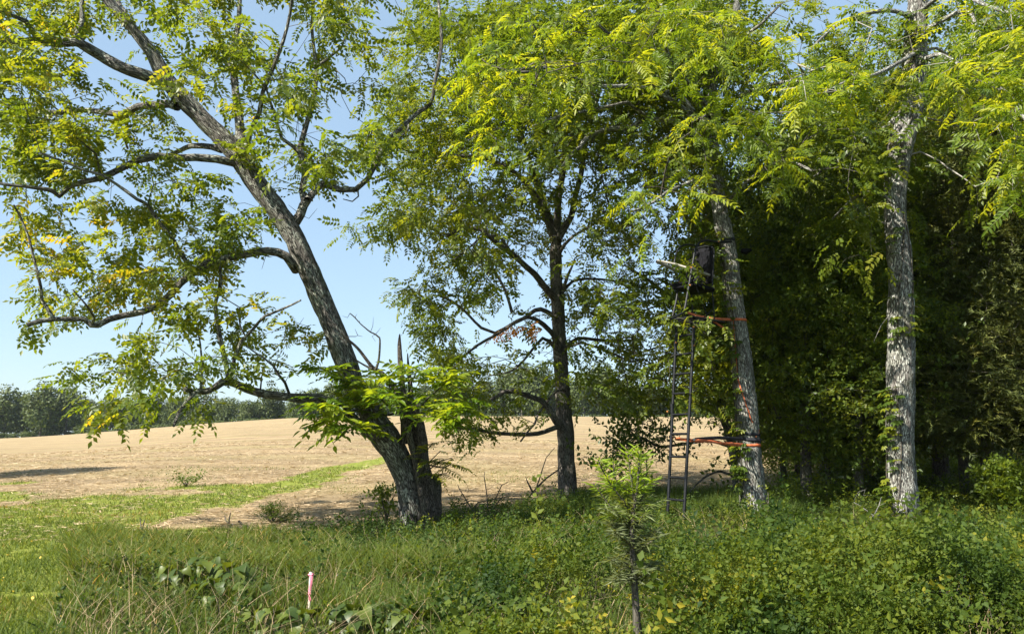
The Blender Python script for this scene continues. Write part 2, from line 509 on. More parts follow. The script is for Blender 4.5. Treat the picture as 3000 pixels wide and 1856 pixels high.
class Tree:
    def __init__(s):
        s.P = np.zeros((0, 3)); s.par = []; s.R = []; s.hand = []; s.plen = []
        s.limbs = []       # (points, radii) for hand-traced wood
    def limb(s, P, R, step=.18, attach=True, seedable=True):
        """hand-traced limb; its nodes can carry grown twigs"""
        P, R = catmull(P, R, step)
        s.limbs.append((P, R))
        if not seedable: return
        base = len(s.R)
        pi = -1; pl = 0
        if attach and base:
            pi = int(np.argmin(((s.P - P[0]) ** 2).sum(1))); pl = s.plen[pi]
        s.P = np.concatenate([s.P, P])
        for i in range(len(P)):
            s.par.append(pi if i == 0 else base + i - 1)
            s.R.append(R[i]); s.hand.append(True)
            pl += 0 if i == 0 else float(np.linalg.norm(P[i] - P[i - 1]))
            s.plen.append(pl)
    def grow(s, A, bias=.22, seg=.35, zmin=None, wig=.06, maxd=None):
        """join every target point to the closest wood; returns tip node ids"""
        A = np.asarray(A, float); n = len(A)
        P = s.P.copy(); plen = np.array(s.plen)
        ok = np.ones(len(P), bool)
        if zmin is not None: ok = P[:, 2] > zmin
        cost = np.full(n, 1e9); best = np.zeros(n, int)
        for k in range(n):
            dd = np.linalg.norm(P - A[k], axis=1) + bias * plen * .3
            # wood should rise/extend outwards: a target below a node costs more
            dd = dd + .25 * np.maximum(P[:, 2] - A[k][2], 0)
            dd[~ok] = 1e9
            best[k] = int(np.argmin(dd)); cost[k] = dd[best[k]]
        left = np.ones(n, bool); tips = [-1] * n
        cap = len(s.R) + n * 12
        PP = np.zeros((cap, 3)); PP[:len(P)] = P
        cnt = len(P); pl = list(plen)
        for _ in range(n):
            k = int(np.argmin(np.where(left, cost, 1e9)))
            left[k] = False
            b = best[k]; p0 = PP[b]; p1 = A[k]
            dist = float(np.linalg.norm(p1 - p0))
            m = int(min(10, max(1, round(dist / seg))))
            side = rng.normal(size=3) * wig * dist
            new = []
            for j in range(1, m + 1):
                t = j / m
                q = p0 + (p1 - p0) * t + (side + np.array([0, 0, .10 * dist])) * math.sin(math.pi * t) + rng.normal(size=3) * wig * .25 * (0 if j == m else 1) * min(dist, 1)
                PP[cnt] = q; s.par.append(b if j == 1 else cnt - 1)
                s.R.append(float('nan')); s.hand.append(False)
                pl.append(pl[s.par[-1]] + float(np.linalg.norm(q - PP[s.par[-1]])))
                new.append(cnt); cnt += 1
            tips[k] = cnt - 1
            idx = np.nonzero(left)[0]
            if len(idx):
                Q = PP[new]
                D = np.linalg.norm(A[idx][:, None] - Q[None], axis=2) + bias * .3 * np.array([pl[i] for i in new])[None] + .25 * np.maximum(Q[None, :, 2] - A[idx][:, None, 2], 0)
                j = D.argmin(1); v = D[np.arange(len(idx)), j]
                imp = v < cost[idx]
                cost[idx[imp]] = v[imp]; best[idx[imp]] = np.array(new)[j[imp]]
        s.P = PP[:cnt].copy(); s.plen = pl
        return tips
    def twig_mesh(s, mb, tip=.004, expo=.47, sides=5):
        n = len(s.R); w = np.zeros(n)
        haschild = np.zeros(n, bool)
        for i in range(n):
            if s.par[i] >= 0: haschild[s.par[i]] = True
        kids = [[] for _ in range(n)]
        for i in range(n - 1, -1, -1):
            if not haschild[i] and not s.hand[i]: w[i] = 1
            p = s.par[i]
            if p >= 0 and not s.hand[i]:
                w[p] += w[i]; kids[p].append(i)
        rad = np.array([s.R[i] if s.hand[i] else tip * max(w[i], 1) ** expo for i in range(n)])
        for i in range(n):
            if not s.hand[i] and s.par[i] >= 0: rad[i] = min(rad[i], rad[s.par[i]] * .92)
        s.rad = rad
        start = []
        for i in range(n):
            ks = kids[i]
            if not ks: continue
            if s.hand[i]: start += [(i, k) for k in ks]
            else:
                ks.sort(key=lambda k: -w[k]); start += [(i, k) for k in ks[1:]]
        for a, k in start:
            ch = [a, k]
            while kids[ch[-1]]:
                ch.append(max(kids[ch[-1]], key=lambda q: w[q]))
            P = s.P[ch]; R = rad[ch].copy(); R[0] = min(R[1] * 1.15, R[0]); R[-1] *= .5
            sd = sides if R[1] > .012 else 4 if R[1] > .006 else 3
            tube(mb, P, R, sd)

def sample_map(rows, x0, per=1.0, cell=100, y0=0, power=2.0, jitter=1.0, clump=.42):
    out = []; per = per * 1.5
    for r, row in enumerate(rows):
        for c, ch in enumerate(row):
            if ch in ' .0': continue
            v = per * (int(ch) / 9.0) ** power
            k = int(v) + (1 if rng.random() < v - int(v) else 0)
            for _ in range(k):
                qx, qy = x0 + (c + rng.random()) * cell, y0 + (r + rng.random()) * cell
                if noise2(qx, qy, 75., 2.2) < clump and rng.random() < .85: continue
                out.append((qx, qy))
    return out

def leaves_at(mb, tpls, tipsP, tipD, k, size, droop=(-.6, .35), spread=.25, rlo=0, rhi=1, clump=None, pull=.6, jit=.12):
    """k leaves round every tip"""
    n = len(tipsP)
    P = np.repeat(tipsP, k, 0); D = np.repeat(tipD, k, 0)
    N = len(P)
    dirs = norm(rand_dirs(N, droop[0], droop[1]) + D * pull)
    up = norm(np.array([0, 0, 1.]) + .55 * rng.normal(size=(N, 3)) + np.array([-.2, -.1, 0]))
    R = frames(dirs, up)
    pos = P + rng.normal(size=(N, 3)) * spread - D * np.abs(rng.normal(size=(N, 1))) * spread
    sz = size * rng.uniform(.65, 1.2, N)
    base = np.repeat(rng.beta(2, 2, n), k) if clump is None else np.repeat(clump, k)
    rn = np.clip(rlo + (rhi - rlo) * (.55 * base + .45 * rng.random(N)), 0, 1)
    which = rng.integers(0, len(tpls), N)
    for w, (tv, tf) in enumerate(tpls):
        m = which == w
        scatter(mb, tv, tf, pos[m], R[m], sz[m], rn[m], jit)

def tip_dirs(tr, tips):
    P = tr.P[tips]
    Q = tr.P[[tr.par[t] if tr.par[t] >= 0 else t for t in tips]]
    return norm(P - Q + 1e-6)

def limb_objects(tr, root, names, mat, sides=14, ridge=.008):
    """one mesh object for every traced limb"""
    for (P, R), nm in zip(tr.limbs, names):
        mb = MB()
        big = R[0] > .10
        if big:
            P, R = catmull(P, R, .05 if R[0] > .15 else .08)
        sd = 40 if R[0] > .15 else 20 if R[0] > .08 else sides if R[0] > .04 else 8
        rg = ridge * min(R[0] / .2, 1) * 2.2
        tube(mb, P, R, sd, rg, cap=True, rough=.07)
        mb.build(nm, mat, root, smooth=True, bark=True)

def rpx(r0, r1, n, d, pw=1.0):
    return [(r0 + (r1 - r0) * (i / (n - 1)) ** pw) * d / F for i in range(n)]


# ================================================================ GROUND AND FIELD
def grid_mesh(xs, ys, zoff=0.0):
    X, Y = np.meshgrid(xs, ys)
    Z = gz(X, Y) + zoff
    n, m = len(ys), len(xs)
    i = np.arange(n - 1)[:, None] * m; j = np.arange(m - 1)[None]
    f = np.stack([i + j, i + j + 1, i + m + j + 1, i + m + j], -1).reshape(-1, 4)
    return np.stack([X, Y, Z], -1).reshape(-1, 3), f

def green_mask(x, y, z):
    """where the mown field is green grass instead of straw (a fixed map of the ground)"""
    px, py = proj(x, y, z)
    cx = np.array([-400, 0, 300, 500, 700, 850, 1000, 1130, 1200]); cy = np.array([1530, 1530, 1512, 1480, 1450, 1420, 1378, 1340, 1325])
    hw = np.array([95, 95, 78, 52, 38, 22, 15, 9, 3])
    c = np.interp(px, cx, cy); h = np.interp(px, cx, hw)
    n = noise2(x, y, 1.6) - .5; n2 = noise2(x, y, .5, 3) - .5
    band = 1 - sstep(.62, 1.15, np.abs(py - c) / h + n * .9 + n2 * .5)
    band = np.where((px < 1190) & (y < 70), band, 0)
    near = sstep(1555, 1600, py + n * 70) * (px < 1500)
    right = sstep(1500, 1530, py + n * 40) * (px > 1300)
    arcs = .34 * sstep(.60, .75, noise2(x, y, 1.6, 7) + .10 * noise2(x, y, .4, 8) + .16 * np.exp(-((px - 480) / 330.) ** 2 - ((py - 1372) / 45.) ** 2)) * (y > 20)
    edge = .55 * sstep(.5, .7, noise2(x, y, .7, 9)) * sstep(1395, 1470, py) * (px > 1080)
    lastg = sstep(175, 190, y)
    g = np.maximum.reduce([band, near, right, arcs, edge, lastg])
    g = np.where(y < 4, 1.0, g)
    return np.clip(g, 0, 1)

ys = np.concatenate([np.linspace(-60, 5, 24), np.geomspace(5.3, 60, 170)[0:], np.geomspace(61, 700, 110)])
u = np.linspace(-1, 1, 301)
xs = 420 * np.sinh(4.6 * u) / np.sinh(4.6)
gv, gf = grid_mesh(xs, ys)
mb = MB(); mb.add(gv, gf)
m, nt, b = mat_new('mown_field')
geo = nt.nodes.new('ShaderNodeNewGeometry'); pos = geo.outputs['Position']
at_ = nt.nodes.new('ShaderNodeAttribute'); at_.attribute_name = 'green'
fl = nz(nt, mapping(nt, pos, (1.0, 2.6, 1)), 3.2, 6, .75)
fl2 = nz(nt, mapping(nt, pos, (1, 2.0, 1)), .45, 5, .7)
fine = nz(nt, mapping(nt, pos, (1, 2.2, 1)), 14, 4, .7)
strawc = ramp(nt, fl, [(.30, (.20, .14, .078)), (.46, (.35, .255, .155)), (.62, (.48, .365, .235)), (.75, (.60, .48, .33))])
strawc = mixc(nt, mth(nt, 'MULTIPLY', ramp(nt, fine, [(.38, (1, 1, 1)), (.52, (0, 0, 0))]), .6), strawc, (.14, .10, .055))
strawc = mixc(nt, .45, strawc, ramp(nt, fl2, [(.3, (.31, .215, .105)), (.5, (.42, .31, .165)), (.7, (.50, .385, .22))]))
# mowing rounds: rings about the middle of the turn
sub = nt.nodes.new('ShaderNodeVectorMath'); sub.operation = 'SUBTRACT'
C0 = ground(430, 1385)
sub.inputs[1].default_value = (float(C0[0]), float(C0[1]), 0); nt.links.new(pos, sub.inputs[0])
mp = mapping(nt, sub.outputs[0], (.62, 1, 0))
ln = nt.nodes.new('ShaderNodeVectorMath'); ln.operation = 'LENGTH'; nt.links.new(mp, ln.inputs[0])
rr = mth(nt, 'ADD', ln.outputs['Value'], mth(nt, 'MULTIPLY', nz(nt, pos, .12, 3), 2.2))
wave = mth(nt, 'MULTIPLY_ADD', mth(nt, 'SINE', mth(nt, 'MULTIPLY', rr, 2 * math.pi / 3.1)), .5, .5)
wave2 = mth(nt, 'MULTIPLY_ADD', mth(nt, 'SINE', mth(nt, 'MULTIPLY', rr, 2 * math.pi / 6.7)), .5, .5)
strk = ramp(nt, nz(nt, mapping(nt, pos, (.22, .9, 1)), 1.3, 7, .78), [(.36, (.50, .48, .44)), (.5, (1, 1, 1)), (.66, (1.25, 1.25, 1.2))])
strawc = mixc(nt, .9, strawc, strk, 'MULTIPLY')
strawc = mixc(nt, mth(nt, 'MULTIPLY', mth(nt, 'POWER', wave, 2.2), .85), strawc, (.27, .20, .115))
strawc = mixc(nt, mth(nt, 'MULTIPLY', mth(nt, 'POWER', wave2, 3), .22), strawc, (.22, .22, .075))
grassc = ramp(nt, nz(nt, mapping(nt, pos, (1, 1.7, 1)), 5, 6, .75), [(.3, (.08, .10, .02)), (.5, (.22, .26, .04)), (.66, (.34, .34, .08)), (.8, (.40, .34, .15))])
gm = ramp(nt, mth(nt, 'ADD', at_.outputs['Fac'], mth(nt, 'MULTIPLY_ADD', fl, .9, -.45)), [(.36, (0, 0, 0)), (.60, (1, 1, 1))])
cc = mixc(nt, gm, strawc, grassc)
soil = nt.nodes.new('ShaderNodeAttribute'); soil.attribute_name = 'soil'
cc = mixc(nt, soil.outputs['Fac'], cc, (.045, .042, .022))
nt.links.new(cc, b.inputs['Base Color'])
b.inputs['Roughness'].default_value = .95; b.inputs['Specular IOR Level'].default_value = .1
bp = nt.nodes.new('ShaderNodeBump'); bp.inputs['Strength'].default_value = .9; bp.inputs['Distance'].default_value = .12
nt.links.new(mth(nt, 'ADD', fl, mth(nt, 'MULTIPLY', fine, .5)), bp.inputs['Height']); nt.links.new(bp.outputs[0], b.inputs['Normal'])
M['field'] = m
g = mb.build('ground', m, None, smooth=True, kind='structure')
ga = g.data.attributes.new('green', 'FLOAT', 'POINT')
ga.data.foreach_set('value', green_mask(gv[:, 0], gv[:, 1], gv[:, 2]).astype(np.float32))
gpx, gpy = proj(gv[:, 0], gv[:, 1], gv[:, 2])

def cover_zone(x, y):
    """1 inside the unmown verge of shrubs and tall grass, 0 on the mown field"""
    px, py = proj(x, y, gz(x, y))
    ex = np.array([-600, 120, 250, 430, 700, 900, 1080, 1250, 1400, 1600, 1720, 1900, 2100, 2400, 2700, 3600])
    ey = np.array([2200, 1900, 1660, 1610, 1590, 1560, 1530, 1520, 1500, 1475, 1468, 1462, 1462, 1450, 1440, 1430])
    e = np.interp(px, ex, ey)
    w = (noise2(x, y, .8, 4) - .5) * 30 + (noise2(x, y, .25, 5) - .5) * 16
    z = sstep(-8, 14, py - e + w)
    z = np.where((y < 5) | ((x > np.maximum(.33 * y, 4)) & (y < 60)), np.where(x > -1.5, 1.0, z), z)
    return z
ga = g.data.attributes.new('soil', 'FLOAT', 'POINT')
sv = cover_zone(gv[:, 0], gv[:, 1]) * .85
ga.data.foreach_set('value', sv.astype(np.float32))

# lying straw and short grass on the near field
def scat_ground(n, x0, x1, y0, y1):
    y = y0 * (y1 / y0) ** rng.random(n) if y0 > 0 else rng.uniform(y0, y1, n)
    x = (rng.random(n) * (x1 - x0) + x0) * y
    return x, y
def flat_strips(mb, x, y, L, w, lift, rnd, tilt=.12):
    a = rng.uniform(0, 3.14, len(x))
    d = np.stack([np.cos(a), np.sin(a), rng.normal(0, tilt, len(x))], -1)
    s = np.stack([-np.sin(a), np.cos(a), rng.normal(0, .35, len(x))], -1)
    c = np.stack([x, y, gz(x, y) + lift], -1)
    d = d * (L / 2)[:, None]; s = s * (w / 2)[:, None]
    V = np.stack([c - d - s, c + d - s * .4, c + d + s * .4, c - d + s], 1)
    mb.add(V.reshape(-1, 3), np.arange(len(x) * 4).reshape(-1, 4), rnd)
x, y = scat_ground(60000, -.72, .45, 12.5, 48)
gmk = green_mask(x, y, gz(x, y)); cz = cover_zone(x, y)
keep = (cz < .5) & (rng.random(len(x)) > gmk * .75) & (noise2(x, y, .7, 2) > .34)
x, y = x[keep], y[keep]
mb = MB(); flat_strips(mb, x, y, rng.uniform(.06, .24, len(x)), rng.uniform(.005, .012, len(x)) * (1 + y / 20), rng.uniform(.01, .05, len(x)), rng.random(len(x)))
mb.build('cut_straw', M['straw'], None, label='dry cut straw lying over the mown field', cat='straw', kind='stuff')

def blades(mb, x, y, h, w, lean, rnd, segs=2, zo=0.0, bend=.6):
    n = len(x)
    a = rng.uniform(0, 2 * math.pi, n)
    d = np.stack([np.cos(a), np.sin(a), 0 * a], -1)
    a_ = rng.uniform(0, 6.283, n); sd = np.stack([-np.sin(a_), np.cos(a_), 0 * a], -1)
    b0 = np.stack([x, y, gz(x, y) + zo], -1)
    rows = []
    for k in range(segs + 1):
        t = k / segs
        c = b0 + np.array([0, 0, 1.]) * (h * (t - .28 * bend * t * t * lean))[:, None] + d * (h * lean * t ** 1.8)[:, None]
        ww = (w * (1 - t) ** .7 * .5)[:, None]
        if k < segs:
            rows += [c - sd * ww, c + sd * ww]
        else:
            rows += [c]
    V = np.stack(rows, 1); nv = V.shape[1]
    f4 = [(2 * k, 2 * k + 1, 2 * k + 3, 2 * k + 2) for k in range(segs - 1)]
    off = (np.arange(n) * nv)[:, None, None]
    base = mb.n
    if f4:
        mb.add(V.reshape(-1, 3), (np.array(f4)[None] + off).reshape(-1, 4), np.repeat(rnd, len(f4)))
        mb.f3.append((np.array([(2 * segs - 2, 2 * segs - 1, 2 * segs)])[None] + off).reshape(-1, 3) + base); mb.r3.append(rnd)
    else:
        mb.add(V.reshape(-1, 3), (np.array([(0, 1, 2)])[None] + off).reshape(-1, 3), rnd)

# short lawn-like grass at the left and in the green strip
x, y = scat_ground(150000, -.75, .2, 5.2, 30)
gmk = green_mask(x, y, gz(x, y)); cz = cover_zone(x, y)
keep = (cz < .4) & (rng.random(len(x)) < gmk ** 1.5 * 1.0) & (noise2(x, y, .35, 6) > .30)
x, y = x[keep], y[keep]
rn = np.clip(.35 + .5 * noise2(x, y, .9, 8) + rng.normal(0, .13, len(x)), 0, 1)
hb = rng.uniform(.03, .085, len(x)) * (1 + .5 * noise2(x, y, .5, 1))
mb = MB(); blades(mb, x, y, hb, rng.uniform(.005, .010, len(x)) * (1 + y / 14), rng.uniform(.2, 1.1, len(x)), rn, 1)
mb.build('short_grass', M['grass'], None, label='short yellow green grass on the mown strip and corner', cat='grass', kind='stuff')

# tall grass in the unmown verge
def tallzone(x, y):
    px, py = proj(x, y, gz(x, y))
    left = (1 - sstep(1150, 1500, px + (noise2(x, y, 1.0, 3) - .5) * 500))
    return left
x, y = scat_ground(120000, -.62, .75, 5.0, 24)
cz = cover_zone(x, y); tz = tallzone(x, y); px, py = proj(x, y, gz(x, y))
behind = ((py < 1505) & (px > 1650) & (px < 2330))
pr = np.where(behind, .9, np.clip(np.maximum(tz, .75 * sstep(.52, .62, noise2(x, y, 1.2, 61))), .13, 1) * .6) * cz
dens = .35 + 1.1 * sstep(.35, .6, noise2(x, y, .55, 12))
keep = rng.random(len(x)) < pr * dens
x, y = x[keep], y[keep]; px, py = px[keep], py[keep]; behind = behind[keep]
hh = rng.uniform(.12, .32, len(x)) * (1 - .5 * sstep(8, 10.5, y)) * (.55 + .9 * noise2(x, y, 1.1, 14))
hh = np.where(behind, hh * 2.2 + .1, hh)
rn = np.clip(.15 + .55 * noise2(x, y, 1.3, 15) + rng.normal(0, .12, len(x)) + (rng.random(len(x)) < .035) * .5, 0, 1)
mb = MB(); blades(mb, x, y, hh, rng.uniform(.006, .013, len(x)) * (1 + y / 25), rng.uniform(.15, .9, len(x)), rn, 3)
xb, yb = scat_ground(26000, .07, .37, 14.5, 21); pxb, pyb = proj(xb, yb, gz(xb, yb)); kb = (pyb < 1512 + 30 * (noise2(xb, yb, .6) - .5)) & (pyb > 1448 + 30 * (noise2(xb, yb, .8, 2) - .5)) & (pxb > 1690) & (pxb < 2360); xb, yb = xb[kb], yb[kb]
blades(mb, xb, yb, rng.uniform(.18, .42, len(xb)), rng.uniform(.008, .016, len(xb)), rng.uniform(.15, .9, len(xb)), np.clip(rng.normal(.3, .15, len(xb)), 0, 1), 2)
# arching brighter clump right of the left verge
cx = ground(1180, 1690); n = 2600
x = cx[0] + rng.normal(0, .75, n); y = cx[1] + rng.normal(0, .38, n)
blades(mb, x, y, rng.uniform(.25, .48, n), rng.uniform(.008, .014, n), rng.uniform(.4, 1.3, n), rng.uniform(.45, .8, n), 3)
# broad bladed grass along the verge's upper edge
x, y = scat_ground(40000, -.55, -.1, 8.5, 13.5); px, py = proj(x, y, gz(x, y))
k = (px > 200) & (px < 1000) & (py > 1585 + (noise2(x, y, .5) - .5) * 60) & (py < 1680 + (noise2(x, y, .7) - .5) * 60); x, y = x[k], y[k]
blades(mb, x, y, rng.uniform(.14, .30, len(x)), rng.uniform(.014, .028, len(x)), rng.uniform(.3, 1.2, len(x)), np.clip(rng.normal(.62, .16, len(x)), 0, 1), 3)
mb.build('tall_grass', M['grass'], None, label='tall tangled green grass in the unmown verge', cat='grass', kind='stuff')

# dry stems standing in the verge
x, y = scat_ground(5200, -.55, .7, 5.5, 15); k = rng.random(len(x)) < cover_zone(x, y) * (.35 + .65 * (noise2(x, y, .9, 20) > .5)); x, y = x[k], y[k]
mb = MB(); blades(mb, x, y, rng.uniform(.18, .5, len(x)), rng.uniform(.003, .006, len(x)), rng.uniform(.05, 1.8, len(x)), rng.uniform(.2, .9, len(x)), 3, bend=.3)
mb.build('dry_grass_stems', M['straw'], None, label='thin dry straw coloured grass stems among the green verge', cat='dry grass', kind='stuff')

# leafy ground cover
def cover_h(x, y):
    px, py = proj(x, y, gz(x, y))
    right = sstep(1150, 1500, px) 
    h = .04 + .04 * right + (.17 * right + .14 * sstep(1900, 2900, px)) * (1 - sstep(7.5, 11.5, y))
    h = h * (.25 + 1.4 * noise2(x, y, 1.1, 30)) + (.22 + .30 * right * (1 - sstep(8, 11.5, y))) * (noise2(x, y, .40, 31) - .5)
    for qx, qy, r, a in ((1000, 1590, .8, .10), (1150, 1580, .7, .05), (1340, 1590, .8, .05), (1600, 1530, .9, .20), (1750, 1520, .8, .16), (1480, 1560, .6, .08)):
        c = COVER_C[(qx, qy)]
        h = h + a * np.exp(-((x - c[0]) ** 2 + (y - c[1]) ** 2) / r ** 2)
    for i in range(len(MND)):
        c = MND[i]; h = h + c[3] * np.exp(-(((x - c[0]) ** 2 + (y - c[1]) ** 2) / c[2] ** 2) ** 1.5)
    return np.maximum(h, .06)
r_ = np.random.default_rng(77)
MND = np.array([(r_.uniform(-.1, .75) * yy, yy, r_.uniform(.18, .5), r_.uniform(.05, .26) * (1 - .5 * (yy > 10)), r_.uniform(-.42, .26)) for yy in r_.uniform(5.8, 12.5, 70)])
COVER_C = {k: ground(*k) for k in ((1000, 1590), (1150, 1580), (1340, 1590), (1600, 1530), (1750, 1520), (1480, 1560))}
def cover_make(n, x0, x1, y0, y1, fn, rfn, name, mat, label, size=.24):
    x, y = scat_ground(n, x0, x1, y0, y1)
    keep = rng.random(len(x)) < fn(x, y); x, y = x[keep], y[keep]; N = len(x)
    h = cover_h(x, y)
    zf = rng.random(N) ** .55
    P = np.stack([x, y, gz(x, y) + h * zf - .02], -1)
    dirs = norm(rand_dirs(N, .0, .95) + np.array([-.1, -.15, .25]))
    up = norm(np.array([-.25, -.15, 1.]) + .5 * rng.normal(size=(N, 3)))
    R = frames(dirs, up)
    sz = size * np.clip(np.exp(rng.normal(-.12, .36, N)), .35, 1.9)
    sh = rng.random(N) < .05; P[sh, 2] += rng.uniform(.05, .16, sh.sum()); sz[sh] *= 1.35
    rn = np.clip(rfn(x, y) + rng.normal(0, .10, N), 0, 1)
    mb = MB(); wh = rng.integers(0, 3, N)
    for w in range(3):
        k = wh == w; scatter(mb, *T_COVER[w], P[k], R[k], sz[k], rn[k], .10)
    return mb.build(name, mat, None, label=label, cat='ground cover', kind='stuff')
def f_light(x, y):
    px, py = proj(x, y, gz(x, y))
    r = sstep(1050, 1480, px + (noise2(x, y, .9, 33) - .5) * 420)
    z = cover_zone(x, y)
    gaps = .05 + .95 * sstep(.38, .47, noise2(x, y, .5, 34))
    low = np.where((py > 1690) & (px < 2100), .55, 1.0)
    low = low * (1 - .93 * np.exp(-((x - .84) / .30) ** 2 - ((y - 5.45) / .40) ** 2))
    back = np.where((py < 1505) & (px > 1650) & (px < 2330), .25, 1)
    return np.clip((.10 + .9 * r) * z * gaps * low * back, 0, 1)
def r_light(x, y):
    b_ = 0 * x
    for c in MND: b_ = b_ + c[4] * np.exp(-(((x - c[0]) ** 2 + (y - c[1]) ** 2) / c[2] ** 2) ** 1.5)
    return b_ + .10 + .62 * noise2(x, y, 1.0, 35) + .70 * (noise2(x, y, .30, 36) - .4) + .16 * sstep(.74, .84, noise2(x, y, .7, 37))
cover_make(62000, -.25, .80, 5.0, 19, f_light, r_light, 'leafy_ground_cover', M['cover'], 'small leaved green and yellowish ground cover filling the verge', .21)
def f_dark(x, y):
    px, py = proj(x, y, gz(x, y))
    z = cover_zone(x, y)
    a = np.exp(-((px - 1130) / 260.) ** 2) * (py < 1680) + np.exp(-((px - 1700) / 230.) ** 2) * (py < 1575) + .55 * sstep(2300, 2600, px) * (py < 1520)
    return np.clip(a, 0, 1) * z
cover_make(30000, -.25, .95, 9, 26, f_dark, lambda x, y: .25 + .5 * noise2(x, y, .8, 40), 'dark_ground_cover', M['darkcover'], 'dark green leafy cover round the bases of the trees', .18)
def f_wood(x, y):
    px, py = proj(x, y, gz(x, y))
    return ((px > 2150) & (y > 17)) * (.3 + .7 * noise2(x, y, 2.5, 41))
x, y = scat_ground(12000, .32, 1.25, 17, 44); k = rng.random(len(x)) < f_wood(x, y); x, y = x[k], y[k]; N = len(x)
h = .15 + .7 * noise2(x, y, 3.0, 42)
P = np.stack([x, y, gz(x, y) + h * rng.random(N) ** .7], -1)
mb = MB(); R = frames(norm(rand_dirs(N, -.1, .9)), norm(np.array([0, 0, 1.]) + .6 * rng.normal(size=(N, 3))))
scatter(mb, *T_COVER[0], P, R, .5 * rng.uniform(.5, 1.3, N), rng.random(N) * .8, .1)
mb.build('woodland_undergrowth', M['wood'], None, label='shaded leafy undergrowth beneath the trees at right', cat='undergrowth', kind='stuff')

# bramble and weed shoots that stand out of the cover
def shoots(n, x0, x1, y0, y1, fn, hr, mat, name, label, size, rfn, lean=.8, step=.05):
    x, y = scat_ground(n, x0, x1, y0, y1); k = rng.random(len(x)) < fn(x, y); x, y = x[k], y[k]
    q = MB(); LP = []; LD_ = []; LR = []
    for a, b_ in zip(x, y):
        z0 = float(gz(a, b_)) + float(cover_h(np.array([a]), np.array([b_]))[0]) * .4
        h_ = rng.uniform(*hr); th_ = rng.uniform(0, 6.28); le = rng.uniform(.15, lean)
        P_ = [np.array([a + math.cos(th_) * le * h_ * t ** 1.6, b_ + math.sin(th_) * le * h_ * t ** 1.6, z0 + h_ * (t - .45 * le * t ** 2.4)]) for t in np.linspace(0, 1, 7)]
        tube(q, P_, np.linspace(.0035, .0012, 7), 3)
        P_, _ = catmull(P_, [1] * 7, step)
        r_ = float(np.clip(rfn(a, b_), 0, 1))
        for i in range(1, len(P_)):
            LP.append(P_[i]); LD_.append(P_[i] - P_[i - 1]); LR.append(r_)
    LP = np.array(LP); LD_ = norm(np.array(LD_)); N = len(LP)
    lq = MB()
    tv_ = np.array([[0, 0, 0], [.45, .26, .08], [1, 0, -.08], [.45, -.26, .08]]); tf_ = np.array([[0, 1, 2], [0, 2, 3]])
    for s_ in range(3):
        d_ = norm(rand_dirs(N, -.3, .6) + .5 * LD_)
        R = frames(d_, norm(np.array([-.2, -.1, 1.]) + .5 * rng.normal(size=(N, 3))))
        scatter(lq, tv_, tf_, LP, R, size * rng.uniform(.5, 1.2, N), np.clip(np.array(LR) + rng.normal(0, .1, N), 0, 1))
    lq.build(name, mat, None, label=label, cat='weeds', kind='stuff')
    q.build('weed_stems', M['twig'], None, label='thin brown stems of the weeds in the verge, under ' + name.replace('_', ' '), cat='stems', kind='stuff', bark=True)
right_z = lambda x, y: cover_zone(x, y) * sstep(1150, 1500, proj(x, y, gz(x, y))[0]) * (.1 + .9 * sstep(.42, .55, noise2(x, y, .7, 50)))
shoots(1500, -.2, .75, 5.6, 14.5, right_z, (.10, .30), M['cover'], 'bramble_shoots', 'arching leafy bramble shoots standing out of the ground cover', .036, lambda a, b_: .25 + .6 * float(noise2(a, b_, .8, 51)))
left_z = lambda x, y: cover_zone(x, y) * (1 - sstep(1100, 1500, proj(x, y, gz(x, y))[0])) * (.15 + .85 * sstep(.45, .6, noise2(x, y, .6, 52)))
shoots(700, -.6, .1, 5.6, 13, left_z, (.12, .34), M['darkcover'], 'leafy_weeds', 'dark leafy weeds among the tall grass at left', .06, lambda a, b_: .3 + .7 * float(noise2(a, b_, .8, 53)))

# ================================================================ LEANING TREE
def uc(L, k=.4234, ox=0, oy=0):      # crop coordinates -> photo pixels
    return [(ox + x * k, oy + y * k) for x, y in L]
K4 = 12.275
gL = ground(1215, 1552); dL = float(gL[1])
L = Tree()
tr = [(1216, 1575), (1213, 1520), (1200, 1440), (1183, 1380), (1160, 1330), (1128, 1280), (1095, 1225), (1065, 1170), (1037, 1130), (1006, 1043), (976, 957), (939, 871), (902, 785), (865, 700), (835, 650), (786, 583), (736, 515), (700, 460), (651, 405), (589, 344), (540, 295), (497, 245), (473, 209), (448, 160), (411, 110), (368, 61), (325, 12), (288, -37), (240, -110)]
trr = [46, 40, 36, 35, 36, 39, 35, 33, 31, 31, 31, 31, 31, 30.5, 30, 30, 29.5, 31, 28.5, 26, 25, 24, 25, 19, 17, 15, 14, 13, 10]
P = pts_px(tr, dL, dL - 1.6); Rr = [r * p[1] / F for r, p in zip(trr, P)]
L.limb(P, Rr)
LD = lambda t: dL - 1.6 * t
names = ['trunk']
def addl(T, pts, d0, d1, r0, r1, nm='limb', pw=1.0, wob=.12, names=None, seedable=True):
    P = pts_px(pts, d0, d1, wob)
    T.limb(P, rpx(r0, r1, len(pts), (d0 + d1) / 2, pw), seedable=seedable)
    names.append(nm)
A = lambda *a, **k: addl(L, *a, names=names, **k)
d1 = LD(.8)
A([(478, 241), (423, 220), (360, 199), (296, 165), (254, 140), (229, 125), (160, 125), (110, 118), (60, 122), (-20, 118), (-120, 100)], d1, d1 - 1.2, 20, 8)
A([(240, 130), (229, 100), (228, 85), (241, 60), (238, 20), (250, -40)], d1 - .6, d1 - .2, 12, 4)
A([(110, 120), (95, 90), (75, 62), (30, 44), (-10, 30), (-80, 10)], d1 - .9, d1 - 1.6, 9, 4)
